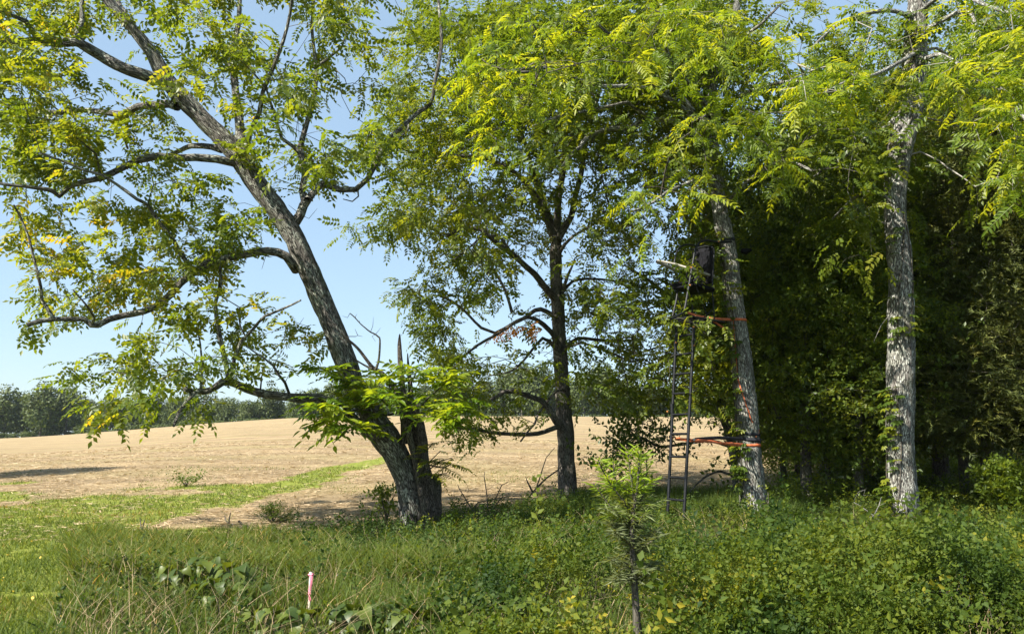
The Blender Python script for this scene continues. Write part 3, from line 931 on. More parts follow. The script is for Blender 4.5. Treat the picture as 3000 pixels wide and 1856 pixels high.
A([(372, 60), (362, 35), (349, 15), (338, -20), (330, -80)], d1 - .2, d1 + .6, 11, 6)
A([(520, 312), (493, 304), (466, 307), (402, 313), (360, 334), (296, 328), (237, 322), (180, 330), (100, 325), (0, 330), (-90, 345)], LD(.7), LD(.7) + 1.3, 13, 5)
A([(365, 330), (372, 370), (366, 405), (374, 435)], LD(.7) + .5, LD(.7) + 1.2, 7, 3)
A([(700, 482), (680, 476), (635, 466), (571, 461), (508, 464), (466, 457), (402, 470), (360, 491), (330, 506), (296, 521), (250, 531), (205, 545), (172, 575), (155, 560), (140, 555), (76, 546), (25, 542), (-40, 530)], LD(.6), LD(.6) - 1.7, 14, 4)
A([(650, 440), (620, 430), (593, 427), (559, 428), (529, 440), (500, 453), (470, 462)], LD(.62), LD(.62) + .9, 10, 6)
A([(705, 455), (700, 430), (703, 381), (694, 296), (686, 212), (690, 120), (700, 50), (705, -60)], LD(.6), LD(.6) + 1.8, 17, 6)
A([(690, 215), (660, 170), (640, 110), (600, 60), (570, 0), (560, -60)], LD(.6) + 1.2, LD(.6) + 1.6, 8, 3)
A([(722, 430), (735, 380), (760, 330), (770, 270), (800, 200), (830, 120), (850, 40), (860, -40)], LD(.6), LD(.6) - 1.3, 9, 4)
# right hand limb
A([(848, 685), (862, 655), (880, 628), (889, 601), (900, 585)], LD(.48), LD(.48), 16, 13)
A([(893, 592), (885, 559), (893, 516), (884, 466), (880, 430), (889, 395), (902, 351), (919, 296), (927, 212), (923, 169), (914, 85), (919, 0), (925, -70)], LD(.48), LD(.48) + 1.0, 11, 4)
A([(884, 455), (860, 430), (826, 406), (813, 368), (805, 330), (796, 313), (780, 260), (740, 210)], LD(.48) + .3, LD(.48) - .9, 7, 3)
A([(921, 200), (950, 180), (975, 160), (1000, 140), (1015, 100), (1010, 40), (1000, -20)], LD(.48) + .6, LD(.48) + .9, 5, 2.5)
A([(902, 585), (923, 557), (948, 538), (970, 547), (995, 555), (1042, 555), (1076, 525), (1102, 478), (1123, 423), (1169, 381), (1220, 334), (1262, 305), (1275, 237), (1292, 148), (1292, 80), (1285, 10), (1280, -60)], LD(.48), LD(.48) + .5, 11, 4)
A([(1125, 430), (1165, 410), (1195, 380), (1198, 355), (1230, 320)], LD(.48) + .3, LD(.48) + .9, 4.5, 2.5)
A([(1048, 555), (1050, 575), (1032, 590), (1005, 583)], LD(.48) + .3, LD(.48) + .2, 3, 1.5)
# big low left limb
A([(868, 790), (850, 765), (838, 750), (813, 739), (783, 735), (720, 744), (656, 757), (601, 774), (563, 799), (529, 829), (500, 862), (466, 892), (423, 911), (360, 924), (320, 934), (285, 952), (268, 952), (246, 934), (203, 934), (161, 934), (119, 939), (80, 951)], LD(.42), LD(.42) - 2.2, 15, 6)
A([(157, 932), (140, 905), (123, 879), (119, 837), (100, 760), (85, 697), (59, 634), (40, 600)], LD(.42) - 2, LD(.42) - 2.4, 6, 2.5)
A([(272, 945), (275, 930), (268, 915), (250, 890), (233, 871), (215, 850)], LD(.42) - 1.8, LD(.42) - 2.6, 5, 2)
A([(563, 797), (545, 765), (525, 735), (500, 690), (466, 650), (432, 600), (402, 584), (370, 560), (339, 538), (296, 512), (250, 500), (180, 470), (120, 450)], LD(.42) - 1, LD(.42) - 2.6, 8, 2.5)
A([(640, 765), (650, 820), (631, 888), (600, 860), (590, 850)], LD(.42) - .4, LD(.42) + .2, 3, 2)
# low limb with the uprights
A([(1085, 1270), (1060, 1250), (1030, 1222), (1000, 1200), (970, 1180), (931, 1165), (890, 1166), (847, 1163), (783, 1155), (720, 1138), (690, 1124), (672, 1119), (652, 1120), (630, 1135), (600, 1146), (563, 1146), (542, 1138)], LD(.1), LD(.1) - 1.9, 17, 7)
A([(672, 1115), (650, 1115), (625, 1135), (600, 1148), (584, 1142), (565, 1155), (545, 1180), (525, 1205), (518, 1225), (509, 1247)], LD(.1) - 1.6, LD(.1) - 2.4, 9, 4)
A([(671, 1112), (660, 1057), (648, 1002), (635, 939), (631, 888), (640, 850), (648, 820), (645, 790), (639, 760)], LD(.1) - 1.6, LD(.1) - 1.2, 8, 3)
A([(674, 1112), (680, 1075), (690, 1040), (707, 998), (741, 964), (775, 926), (826, 905), (860, 890), (881, 879)], LD(.1) - 1.6, LD(.1) - 2.4, 6.5, 2.5)
A([(720, 985), (705, 960), (700, 930), (702, 900)], LD(.1) - 1.8, LD(.1) - 2.1, 3, 1.6)
A([(850, 1160), (835, 1120), (817, 1098), (800, 1070), (775, 1050), (745, 1030), (720, 1012)], LD(.1) - 1, LD(.1) - 1.9, 5, 2)
A([(588, 1144), (590, 1110), (593, 1078), (589, 1030), (584, 990), (575, 960)], LD(.1) - 1.8, LD(.1) - 1.5, 4.5, 2)
A([(762, 1150), (766, 1110), (770, 1080)], LD(.1) - 1, LD(.1) - 1, 3, 1.2)
rowsL = [
 "67745787687.....",
 "75444788865.....",
 "77766776654.....",
 "78755157444.....",
 "78775116666.....",
 "455555513443....",
 "54147876210.....",
 "475667762000....",
 "65556676420.....",
 "2413566544......",
 "03366544310.....",
 "00564411000.....",
]
A0 = sample_map(rowsL, 0, per=5.2)
offL = sample_map(["55", "66", "66", "77", "66", "55", "44"], -200, per=7, y0=-100)
offT = sample_map(["5554567787664"], 0, per=7, y0=-100)
tg = []
for x, y in A0 + offL + offT:
    dd = dL - 1.2 + rng.normal(0, 1.15)
    tg.append(at(x, y, dd))
tipsL = L.grow(np.array(tg), zmin=CAMH + .8)
bare = []
for x, y in sample_map(["22222222222"] * 7 + ["11111111100"] * 4, 0, per=7):
    bare.append(at(x, y, dL - 1.2 + rng.normal(0, .8)))
bare += [at(x, y, dL - 1) for x, y in [(500, 350), (515, 380), (530, 400), (540, 415), (480, 395), (1020, 260), (1050, 235), (1090, 255), (1110, 300), (1040, 280), (770, 615), (800, 590), (760, 670), (745, 690), (905, 640), (930, 610), (845, 600), (860, 1070), (925, 1020), (890, 930), (870, 960), (800, 940), (900, 975), (985, 205), (1010, 230), (1120, 250), (1140, 240)]]
L.grow(np.array(bare), zmin=CAMH + .8, wig=.09)
rootL = thing('leaning_tree', gL, 'big leaning tree with lichened grey bark and spreading yellow green crown', 'tree')
limb_objects(L, rootL, names, M['barkL'])
mb = MB(); L.twig_mesh(mb, .0058, .42)
mb.build('twigs', M['twig'], rootL, smooth=True, bark=True, kind='stuff')
mb = MB(); tp = L.P[tipsL]
yel = np.clip(.02 + .72 * noise2(tp[:, 0], tp[:, 2], 1.1, 3) + .08 * sstep(-2, -8, tp[:, 0]), 0, 1)
leaves_at(mb, T_FROND, tp, tip_dirs(L, tipsL), 11, .38, droop=(-.8, .25), spread=.11, clump=yel, jit=.16)
mb.build('foliage', M['walnut'], rootL, kind='stuff')

# big fresh fronds on the sprouts about the fork
def frond_parts(root, mat, specs, size, seed, outv=None, mesh_cache={}, dj=.35, name='leaf', lo=0., hi=1.):
    """single compound leaves, one object each, sharing meshes"""
    key = (mat.name, size, lo); T_ = T_LUSH if mat.name == 'lush_leaf' else T_FRONDN
    if key not in mesh_cache:
        ms = []
        for i, (tv, tf) in enumerate(T_):
            for j in range(3):
                q = MB(); q.add(tv * size * (.8 + .2 * j), tf, np.clip(lo + (hi - lo) * (.35 * j + rng.uniform(-.12, .12, len(tf)) + .15), 0, 1))
                ms.append(q.mesh('leaf', mat))
        mesh_cache[key] = ms
    ms = mesh_cache[key]; r = random.Random(seed)
    rp = Vector(root.location)
    cnt = 0
    for (p, dv) in specs:
        o = bpy.data.objects.new(name, r.choice(ms))
        d = Vector(dv).normalized()
        up = Vector((r.uniform(-.4, .4) - .15, r.uniform(-.4, .4) - .1, 1))
        y = up.cross(d).normalized(); z = d.cross(y)
        from mathutils import Matrix
        mt = Matrix((d, y, z)).transposed().to_4x4(); mt.translation = Vector(p) - rp
        s = r.uniform(.75, 1.15)
        o.matrix_local = mt @ Matrix.Scale(s, 4)
        link(o, root); cnt += 1
    return cnt

sprT = Tree(); spn = []
for a, b, c in [((1030, 1140), (985, 1100), (940, 1080)), ((1050, 1180), (990, 1180), (930, 1190)), ((1090, 1230), (1060, 1160), (1010, 1120)),
                ((1110, 1250), (1090, 1190), (1060, 1170)), ((1120, 1270), (1070, 1260), (1030, 1250)), ((1060, 1190), (1000, 1220), (960, 1230)),
                ((1180, 1230), (1150, 1150), (1130, 1110)), ((1190, 1230), (1200, 1140), (1220, 1090)), ((1200, 1230), (1260, 1160), (1310, 1120)),
                ((1210, 1220), (1290, 1190), (1360, 1190)), ((1200, 1240), (1270, 1220), (1330, 1240)), ((1190, 1220), (1140, 1190), (1110, 1160))]:
    addl(sprT, [a, b, c], dL - .6, dL - 1.2 + rng.normal(0, .3), 3.5, 1.5, names=spn, wob=0)
mb = MB(); specs = []
for P, R in sprT.limbs:
    tube(mb, P, R, 5)
    n = len(P)
    for i in range(max(1, n // 3), n):
        for s in range(2):
            a = rng.uniform(0, 6.28)
            specs.append((P[i], norm(np.array([math.cos(a), math.sin(a) * .8, rng.uniform(-.15, .5)]) + .5 * norm(P[-1] - P[0]))))
    for s in range(11):
        a = rng.uniform(0, 6.28); specs.append((P[-1] + rng.normal(0, .06, 3), norm(np.array([math.cos(a), math.sin(a), rng.uniform(-.2, .5)]) + .35 * norm(P[-1] - P[0]))))
mb.build('sprout_shoots', M['twig'], rootL, smooth=True, bark=True)
frond_parts(rootL, M['lush'], [specs[i] for i in rng.permutation(len(specs))[:230]], .46, 3)

# ================================================================ DEAD SNAG BESIDE IT
gS = ground(1255, 1558); dS = float(gS[1]) + .05
rootS = thing('dead_snag', gS, 'split dead hollow trunk with two broken spikes, right against the leaning tree', 'dead trunk')
sn = Tree(); snn = []
def addr(T, pts, d0, d1, rad, nm, names):
    P = pts_px(pts, d0, d1); T.limb(P, [r * p[1] / F for r, p in zip(rad, P)]); names.append(nm)
addr(sn, [(1262, 1580), (1256, 1500), (1245, 1400), (1232, 1310), (1222, 1250), (1212, 1205), (1208, 1188)], dS, dS, [25, 23, 21, 20, 19, 17, 9], 'trunk', snn)
addr(sn, [(1186, 1300), (1186, 1240), (1185, 1200), (1180, 1140), (1173, 1060), (1170, 1010), (1171, 978)], dS - .1, dS - .05, [13, 13, 11, 8, 8, 6, 1.5], 'spike', snn)
addr(sn, [(1207, 1220), (1204, 1160), (1200, 1110), (1196, 1070), (1194, 1034)], dS, dS + .05, [10, 7, 6, 4, 1], 'spike', snn)
addr(sn, [(1250, 1560), (1240, 1480), (1226, 1400), (1212, 1330), (1200, 1280), (1195, 1230)], dS - .3, dS - .15, [8, 9, 9, 9, 10, 7], 'bark_slab', snn)
addr(sn, [(1218, 1240), (1222, 1200), (1226, 1168)], dS, dS, [6, 4, .8], 'spike', snn)
addr(sn, [(1200, 1230), (1197, 1190), (1190, 1160)], dS - .15, dS - .15, [7, 5, 1], 'spike', snn)
addr(sn, [(1215, 1215), (1172, 1206), (1140, 1215), (1115, 1212)], dS - .2, dS - .5, [4, 4, 3, 2], 'branch', snn)
addr(sn, [(1190, 1245), (1176, 1232), (1180, 1205), (1205, 1193), (1222, 1190)], dS - .3, dS - .3, [3.5, 4, 4, 3, 2], 'branch', snn)
addr(sn, [(1175, 1180), (1160, 1140), (1140, 1116), (1114, 1090), (1093, 1078), (1080, 1061), (1047, 1019), (1013, 989), (998, 975)], dS - .1, dS - .5, [9, 9, 8, 8, 7, 5, 4, 3, 1.5], 'branch', snn)
addr(sn, [(1100, 1083), (1108, 1062), (1112, 1030), (1112, 989), (1100, 979), (1085, 972), (1070, 960), (1055, 947), (1040, 930), (1025, 917)], dS - .4, dS - .6, [4, 3.4, 3, 2.6, 2.4, 2.2, 2, 1.8, 1.6, 1], 'branch', snn)
addr(sn, [(1090, 1080), (1066, 1068), (1040, 1052), (1020, 1038)], dS - .4, dS - .3, [3.6, 3, 2.4, 1.5], 'branch', snn)
sn.grow(np.array([at(x, y, dS - .55) for x, y in [(1003, 925), (1045, 920), (1052, 938), (1094, 928), (1092, 955), (1040, 963), (1048, 982), (1100, 1000), (1062, 985), (1043, 985), (1018, 930), (1115, 960), (1090, 985), (1022, 985)]]), seg=.15, wig=.05)
for (P, R), nm in zip(sn.limbs, snn):
    mb = MB(); P, R = catmull(P, R, .05)
    tube(mb, P, R, 32 if R[0] > .08 else 8, .03 if R[0] > .1 else .004, cap=True, rough=.12)
    mb.build(nm, M['dead'], rootS, smooth=True, bark=True)
mb = MB(); sn.twig_mesh(mb, .005, .4); mb.build('twigs', M['dead'], rootS, smooth=True, bark=True, kind='stuff')
gS2 = ground(1280, 1555)
rootS2 = thing('tree_stub', gS2, 'short rounded dead stub standing just right of the split dead trunk', 'stump')
st = Tree(); q = []
addr(st, [(1278, 1575), (1277, 1520), (1279, 1460), (1278, 1410), (1272, 1388)], dS + .2, dS + .2, [17, 15.5, 15, 13, 6], 'trunk', q)
P, R = catmull(*st.limbs[0], .05); mb = MB(); tube(mb, P, R, 24, .02, cap=True, rough=.1); mb.build('trunk', M['dead'], rootS2, smooth=True, bark=True)
# leafy shoots on the snag's right side
sprT = Tree(); spn = []
for pl in [[(1240, 1400), (1260, 1350), (1290, 1320)], [(1250, 1380), (1290, 1350), (1325, 1340)], [(1245, 1400), (1275, 1390), (1310, 1385)], [(1240, 1370), (1250, 1320), (1265, 1300)], [(1250, 1360), (1300, 1370), (1320, 1360)]]:
    addl(sprT, pl, dS - .3, dS - .5 + rng.normal(0, .2), 2.5, 1.2, names=spn, wob=0)
mb = MB(); specs = []
for P, R in sprT.limbs:
    tube(mb, P, R, 4)
    for s in range(7):
        a = rng.uniform(0, 6.28); i = rng.integers(len(P) // 2, len(P)); specs.append((P[i], norm(np.array([math.cos(a), math.sin(a), rng.uniform(-.5, .3)]) + .3 * norm(P[-1] - P[0]))))
mb.build('sprout_shoots', M['twig'], rootS, smooth=True, bark=True)
frond_parts(rootS, M['mid'], specs, .34, 5)

# ================================================================ MIDDLE TREE
gM = ground(1665, 1470); dM = float(gM[1])
T2 = Tree(); names = []
addr(T2, [(1668, 1500), (1665, 1465), (1661, 1400), (1658, 1300), (1652, 1200), (1645, 1100), (1638, 1000), (1635, 900), (1630, 830), (1628, 740), (1629, 700)], dM, dM - .4, [36, 30, 26, 24, 23, 21, 20, 19, 18, 17, 15], 'trunk', names)
A = lambda *a, **k: addl(T2, *a, names=names, **k)
e = dM - .4
A([(1628, 715), (1613, 680), (1605, 650), (1584, 612), (1563, 563), (1538, 533), (1500, 500), (1445, 474), (1402, 461), (1351, 457), (1279, 461), (1220, 451), (1169, 432)], e, e - 1.5, 11, 3)
A([(1625, 700), (1616, 655), (1610, 635), (1593, 593), (1572, 542), (1560, 500), (1545, 440), (1520, 360), (1500, 280)], e, e + 1.5, 10, 4)
A([(1630, 700), (1633, 640), (1635, 593), (1648, 508), (1654, 466), (1652, 423), (1650, 380), (1655, 300), (1660, 200), (1640, 90)], e, e - .5, 12, 5)
A([(1632, 705), (1655, 665), (1673, 635), (1686, 572), (1703, 508), (1711, 445), (1730, 360), (1760, 250), (1790, 120)], e, e + .8, 11, 5)
A([(1640, 740), (1655, 715), (1677, 693), (1741, 655), (1790, 620)], e, e - 1.5, 6, 3)
A([(1628, 880), (1614, 862), (1593, 837), (1567, 803), (1542, 782), (1504, 748), (1457, 714), (1430, 690), (1406, 672), (1360, 668), (1310, 690)], e, e - 1.9, 12, 4)
A([(1500, 745), (1470, 700), (1440, 690), (1410, 695), (1370, 730), (1330, 760)], e - 1, e - 2, 5, 2)
A([(1640, 1020), (1628, 990), (1614, 972), (1593, 951), (1567, 934), (1546, 928), (1517, 939), (1478, 964), (1445, 985), (1400, 1010), (1350, 1050)], e, e - 2, 9, 3)
A([(1632, 935), (1615, 920), (1584, 905), (1567, 909), (1538, 930), (1504, 947), (1450, 975), (1410, 960), (1350, 900), (1290, 865)], e, e - 1, 8, 3)
A([(1500, 915), (1480, 850), (1450, 800), (1400, 760), (1370, 720)], e - .8, e - 1.6, 5, 2)
A([(1650, 1260), (1630, 1235), (1605, 1193), (1585, 1172), (1559, 1163), (1508, 1146), (1478, 1146), (1445, 1167), (1406, 1184), (1370, 1190)], e + .2, e - 1.6, 11, 4)
A([(1645, 1245), (1631, 1250), (1593, 1265), (1550, 1271), (1466, 1269), (1402, 1258), (1356, 1254), (1310, 1240)], e + .2, e - 1.4, 8.5, 3)
A([(1655, 1140), (1630, 1145), (1600, 1180), (1575, 1215), (1567, 1240), (1545, 1265), (1525, 1292)], e, e - .9, 4.5, 2.5)
A([(1640, 1040), (1610, 1000), (1590, 990), (1570, 1010), (1530, 1060), (1490, 1090), (1430, 1100)], e, e - 1.2, 6, 2)
A([(1645, 860), (1660, 840), (1677, 824), (1720, 816), (1804, 824), (1850, 850)], e, e + .8, 6, 2.5)
A([(1652, 1020), (1665, 1008), (1694, 990), (1741, 994), (1804, 998), (1872, 994)], e, e + .8, 7, 3)
A([(1648, 855), (1662, 810), (1676, 780), (1685, 755)], e, e, 6, 2)
rowsM = [
 "37999999999",
 "06999999999",
 "07999999999",
 "47999999999",
 "57888988888",
 "26777665599",
 "58886546899",
 "13766536899",
 "03765547888",
 "01754335788",
 "00874235888",
 "..663234776",
 "..2642.....",
]
A1 = sample_map(rowsM, 1000, per=12.0)
tg = []
for x, y in A1:
    tg.append(at(x, y, dM - .4 + rng.normal(0, 1.9)))
for x, y in sample_map(["3355555533"], 1000, per=6, y0=-100):
    tg.append(at(x, y, dM + rng.normal(0, 1.9)))
tipsM = T2.grow(np.array(tg), bias=.3, zmin=CAMH + .3)
bare = [at(x, y, e - 1 + rng.normal(0, .6)) for x, y in sample_map(["1113355544", "1112444443", "1112355533", "1111355522", "1111344422", "0111222211"], 1100, per=11, y0=620)]
T2.grow(np.array(bare), zmin=CAMH + .3, wig=.1)
rootM = thing('dark_trunked_tree', gM, 'middle tree with dark straight trunk forking high, standing at the field edge', 'tree')
limb_objects(T2, rootM, names, M['barkM'])
mb = MB(); T2.twig_mesh(mb, .007, .40); mb.build('twigs', M['twig'], rootM, smooth=True, bark=True, kind='stuff')
mb = MB(); tp = T2.P[tipsM]
leaves_at(mb, T_FROND, tp, tip_dirs(T2, tipsM), 10, .40, droop=(-.75, .25), spread=.2, clump=np.clip(noise2(tp[:, 0], tp[:, 2], 1.4, 5) * .9, 0, .8), jit=.12)
mb.build('foliage', M['mid'], rootM, kind='stuff')
# the orange turned spray on a lower limb
P = np.array([at(x, y, e - 1.3) for x, y in [(1475, 965), (1490, 975), (1500, 960), (1535, 965), (1550, 975), (1570, 950), (1585, 955), (1460, 985), (1515, 962), (1575, 985)]])
mb = MB(); leaves_at(mb, T_FROND, P, np.tile([[-.3, -.3, -.3]], (len(P), 1)), 2, .32, spread=.05, rlo=.95, rhi=1.0, jit=.02)
M['orangeleaf'] = leaf_mat('orange_leaf', [(0, (.35, .16, .02)), (1, (.5, .26, .03))], .45, .45, 1.0)
mb.build('orange_leaves', M['orangeleaf'], rootM, kind='stuff', label='orange turned leaves on one lower limb')

# ================================================================ FAR TREE LINE
def crown_mesh(name, kind, seed, nleaf, mat, leaf=.6):
    """a unit far-off tree, about 1 high: lobed crown of leaf clumps round a dark heart"""
    r = np.random.default_rng(seed)
    mbx = MB()
    if kind == 'round':
        lobes = [(r.uniform(-.22, .22), r.uniform(-.22, .22), r.uniform(.28, .82), r.uniform(.13, .22)) for _ in range(11)] + [(0, 0, .55, .27), (0, 0, .78, .18), (.05, 0, .33, .26)]
    elif kind == 'wide':
        lobes = [(r.uniform(-.36, .36), r.uniform(-.3, .3), r.uniform(.25, .75), r.uniform(.14, .22)) for _ in range(14)] + [(0, 0, .5, .3)]
    elif kind == 'cone':
        lobes = [(r.uniform(-.03, .03), r.uniform(-.03, .03), z, .19 * (1.05 - z) + .02) for z in np.linspace(.12, .93, 12)]
        lobes += [(math.cos(a) * .13 * (1 - z), math.sin(a) * .13 * (1 - z), z, .09) for a, z in zip(r.uniform(0, 6.28, 14), r.uniform(.1, .8, 14))]
    else:   # bush
        lobes = [(r.uniform(-.5, .5), r.uniform(-.3, .3), r.uniform(.15, .6), r.uniform(.2, .32)) for _ in range(9)]
    lobes = np.array(lobes)
    w = lobes[:, 3] ** 2; k = r.choice(len(lobes), nleaf, p=w / w.sum())
    dv = r.normal(size=(nleaf, 3)); dv /= np.linalg.norm(dv, axis=1, keepdims=True)
    rad = lobes[k, 3] * r.uniform(.55, 1.08, nleaf)
    P = lobes[k, :3] + dv * rad[:, None]
    nrm = norm(dv + .55 * r.normal(size=(nleaf, 3)) + np.array([0, 0, .35]))
    R = frames(np.cross(nrm, r.normal(size=(nleaf, 3))), nrm)
    tv = np.array([[-.5, -.35, 0], [.1, -.5, .12], [.5, .1, -.05], [.05, .5, .1], [-.45, .2, .05]]); 
    tf = np.array([[0, 1, 2], [0, 2, 3], [0, 3, 4]])
    rn = np.clip(.5 + .25 * (P[:, 2] - .5) + r.normal(0, .2, nleaf), 0, 1)
    V = np.einsum('nij,vj->nvi', R, tv) * (leaf * r.uniform(.5, 1.2, nleaf))[:, None, None] + P[:, None]
    mbx.add(V.reshape(-1, 3), (tf[None] + (np.arange(nleaf) * 5)[:, None, None]).reshape(-1, 3), np.repeat(rn, 3))
    return mbx.mesh(name, mat)
tm = MB(); tube(tm, [(0, 0, -.05), (.01, 0, .25), (0, .01, .5), (.01, 0, .8)], [.022, .017, .013, .004], 7)
for a in range(5): tube(tm, [(0, 0, .25 + a * .08), (math.cos(a * 2.3) * .12, math.sin(a * 2.3) * .12, .42 + a * .08)], [.009, .003], 4)
trunk_me = tm.mesh('trunk', M['twig'], True, bark=True)
KINDS = [('round', crown_mesh('crown', 'round', 1, 2600, M['far'], .040)), ('round', crown_mesh('crown', 'round', 2, 2600, M['far'], .040)), ('wide', crown_mesh('crown', 'wide', 3, 2800, M['far'], .042)),
         ('wide', crown_mesh('crown', 'wide', 4, 2800, M['far'], .042)), ('cone', crown_mesh('crown', 'cone', 5, 2200, M['far'], .032)), ('round', crown_mesh('crown', 'round', 6, 2600, M['far'], .044)), ('bush', crown_mesh('crown', 'bush', 7, 1500, M['far'], .08))]
def far_tree(px, d, h, kind, label, group, wide=1.0, base_py=None, nm='far_tree', cat='tree'):
    x = (px - 1500) / F * d
    z = float(gz(x, d)) - .3
    root = thing(nm, (x, d, z), label, cat, group)
    root.rotation_euler.z = rng.uniform(0, 6.28)
    ks = [k for k in range(len(KINDS)) if KINDS[k][0] == kind]
    me = KINDS[ks[int(rng.integers(0, len(ks)))]][1]
    c = bpy.data.objects.new('crown', me); c.scale = (h * wide, h * wide, h); link(c, root)
    if kind != 'bush':
        t = bpy.data.objects.new('trunk', trunk_me); t.scale = (h, h, h); link(t, root)
    return root
def ground_shift(px):      # where the ridge hides the feet of the trees
    return 0
ORD = ['first', 'second', 'third', 'fourth', 'fifth', 'sixth', 'seventh', 'eighth', 'ninth', 'tenth', 'eleventh', 'twelfth', 'thirteenth', 'fourteenth', 'fifteenth', 'sixteenth', 'seventeenth', 'eighteenth', 'nineteenth', 'twentieth', 'twenty first', 'twenty second', 'twenty third', 'twenty fourth', 'twenty fifth', 'twenty sixth', 'twenty seventh', 'twenty eighth', 'twenty ninth', 'thirtieth', 'thirty first', 'thirty second', 'thirty third', 'thirty fourth', 'thirty fifth', 'thirty sixth', 'thirty seventh', 'thirty eighth', 'thirty ninth', 'fortieth', 'forty first', 'forty second', 'forty third', 'forty fourth', 'forty fifth', 'forty sixth', 'forty seventh', 'forty eighth', 'forty ninth', 'fiftieth']
top_py = lambda px: np.interp(px, [-300, 0, 60, 110, 170, 220, 300, 420, 520, 640, 740, 840, 960, 1100, 1300, 1420, 1520, 1600, 1760, 1900, 2100, 2600, 3300],
                              [1150, 1165, 1160, 1158, 1145, 1160, 1150, 1160, 1158, 1162, 1165, 1148, 1130, 1120, 1130, 1105, 1080, 1100, 1100, 1120, 1130, 1120, 1120])
desc = {'round': 'round crowned hazy green tree', 'wide': 'broad crowned hazy green tree', 'cone': 'narrow pointed dark evergreen'}
px = -330.0; i = 0
while px < 2300:
    kind = str(rng.choice(['round', 'round', 'wide', 'cone'], p=[.4, .2, .3, .1])) if px < 1400 else str(rng.choice(['round', 'wide', 'cone']))
    d = 205 + rng.uniform(-6, 14)
    x = (px - 1500) / F * d
    h = (float(at(px, top_py(px) - 8 + rng.uniform(-22, 22), d)[2]) - float(gz(x, d))) * 1.16
    far_tree(px, d, h, kind, 'far %s, %s from left in front row behind field' % (desc[kind], ORD[min(i, 49)]), 'trees in the front row of the far tree line', rng.uniform(.85, 1.15) * (1.35 if kind == 'cone' else 1.0))
    px += rng.uniform(50, 76) * (.8 if kind == 'cone' else 1); i += 1
# a solid second and third row and the scrub at their feet, which read as one mass
def joined(name, specs, label, cat, kindm='stuff'):
    mbx = MB()
    cache = {}
    for (px, d, h, wd, kind) in specs:
        ks = [k for k in range(len(KINDS)) if KINDS[k][0] == kind]; me = KINDS[ks[int(rng.integers(0, len(ks)))]][1]
        if me.name not in cache:
            v = np.zeros(len(me.vertices) * 3); me.vertices.foreach_get('co', v)
            r_ = np.zeros(len(me.polygons)); me.attributes['rnd'].data.foreach_get('value', r_)
            li = np.zeros(len(me.loops), int); me.loops.foreach_get('vertex_index', li)
            cache[me.name] = (v.reshape(-1, 3), li.reshape(-1, 3), r_)
        v, f, r_ = cache[me.name]
        a = rng.uniform(0, 6.28); c, s = math.cos(a), math.sin(a)
        x = (px - 1500) / F * d
        V = np.stack([(v[:, 0] * c - v[:, 1] * s) * h * wd + x, (v[:, 0] * s + v[:, 1] * c) * h * wd + d, v[:, 2] * h + float(gz(x, d)) - .4], -1)
        mbx.add(V, f, r_)
    return mbx.build(name, M['far'], None, label=label, cat=cat, kind=kindm)
sp = []
for px in np.arange(-500, 3500, 46):
    d = 224 + rng.uniform(-6, 8); x = (px - 1500) / F * d
    h = float(at(px, top_py(px) + rng.uniform(-6, 14), d)[2]) - float(gz(x, d))
    sp.append((px + rng.uniform(-20, 20), d, h, 1.1, str(rng.choice(['round', 'wide']))))
joined('far_wood', sp, 'hazy wood closing the far side of the field', 'wood')
sp = [(px + rng.uniform(-15, 15), 199 + rng.uniform(-2, 4), rng.uniform(2.0, 3.8), 1.6, 'bush') for px in np.arange(-420, 2400, 42)]
joined('far_scrub', sp, 'low scrub along the foot of the far tree line', 'scrub')

# ================================================================ TREE WITH THE LADDER STAND
gLad0 = ground(1950, 1545); gLad1 = ground(2000, 1535)
dLad = float(ground(1975, 1540)[1])
dSt = dLad + 1.75
gT = at(2209, 1290, dSt); gT[2] = float(gz(gT[0], dSt))
S = Tree(); names = []
addr(S, [(2216, 1590), (2209, 1510), (2204, 1430), (2197, 1350), (2188, 1225), (2179, 1105), (2166, 1000), (2154, 920), (2145, 840), (2136, 761), (2126, 700), (2117, 655), (2105, 590), (2094, 491), (2086, 405), (2080, 320), (2090, 230), (2120, 150), (2150, 60), (2170, -50), (2180, -150)], dSt, dSt - .5,
     [58, 42, 36, 34, 31, 30, 28.5, 27.5, 27, 26.5, 25, 24, 22, 21, 19, 17, 15, 14, 12, 10, 7], 'trunk', names)
A = lambda *a, **k: addl(S, *a, names=names, **k)
e = dSt - .4
A([(2092, 440), (2060, 400), (2010, 370), (1970, 355), (1889, 353), (1850, 372), (1787, 377), (1728, 394), (1700, 430), (1665, 460), (1640, 500)], e, e - .8, 11, 5)
A([(2088, 400), (2040, 340), (1990, 280), (1950, 270), (1900, 240), (1840, 190), (1800, 120), (1740, 60)], e, e - 2.5, 12, 4)
A([(1900, 345), (1860, 318), (1840, 300), (1790, 310), (1720, 325), (1640, 340), (1560, 370)], e - .6, e - 1.6, 6, 3)
A([(2095, 300), (2040, 220), (2000, 150), (1960, 60), (1900, -60)], e, e + 1.2, 9, 4)
A([(2115, 180), (2180, 110), (2230, 70), (2290, 10)], e, e - 1, 8, 3)
A([(2100, 560), (2060, 520), (2010, 540), (1960, 560), (1900, 600), (1850, 620)], e, e - 3.5, 8, 3)
A([(2110, 620), (2160, 560), (2230, 500), (2300, 470), (2380, 500)], e, e - 2.5, 7, 3)
A([(2085, 330), (2150, 290), (2220, 260), (2300, 240), (2400, 240)], e, e - 3.5, 8, 3)
A([(2085, 380), (2020, 330), (1900, 260), (1750, 250), (1600, 200), (1480, 210)], e, e - 4.5, 9, 3)
A([(2086, 350), (2050, 280), (1980, 200), (1950, 120), (2000, 60)], e, e - 4.2, 8, 3)
rowsS = ["0389999998750", "0489999998640", "0388999999877", "0045677888888", "0000135577777", "0000001112355", "0000000011244", "0000000001233"]
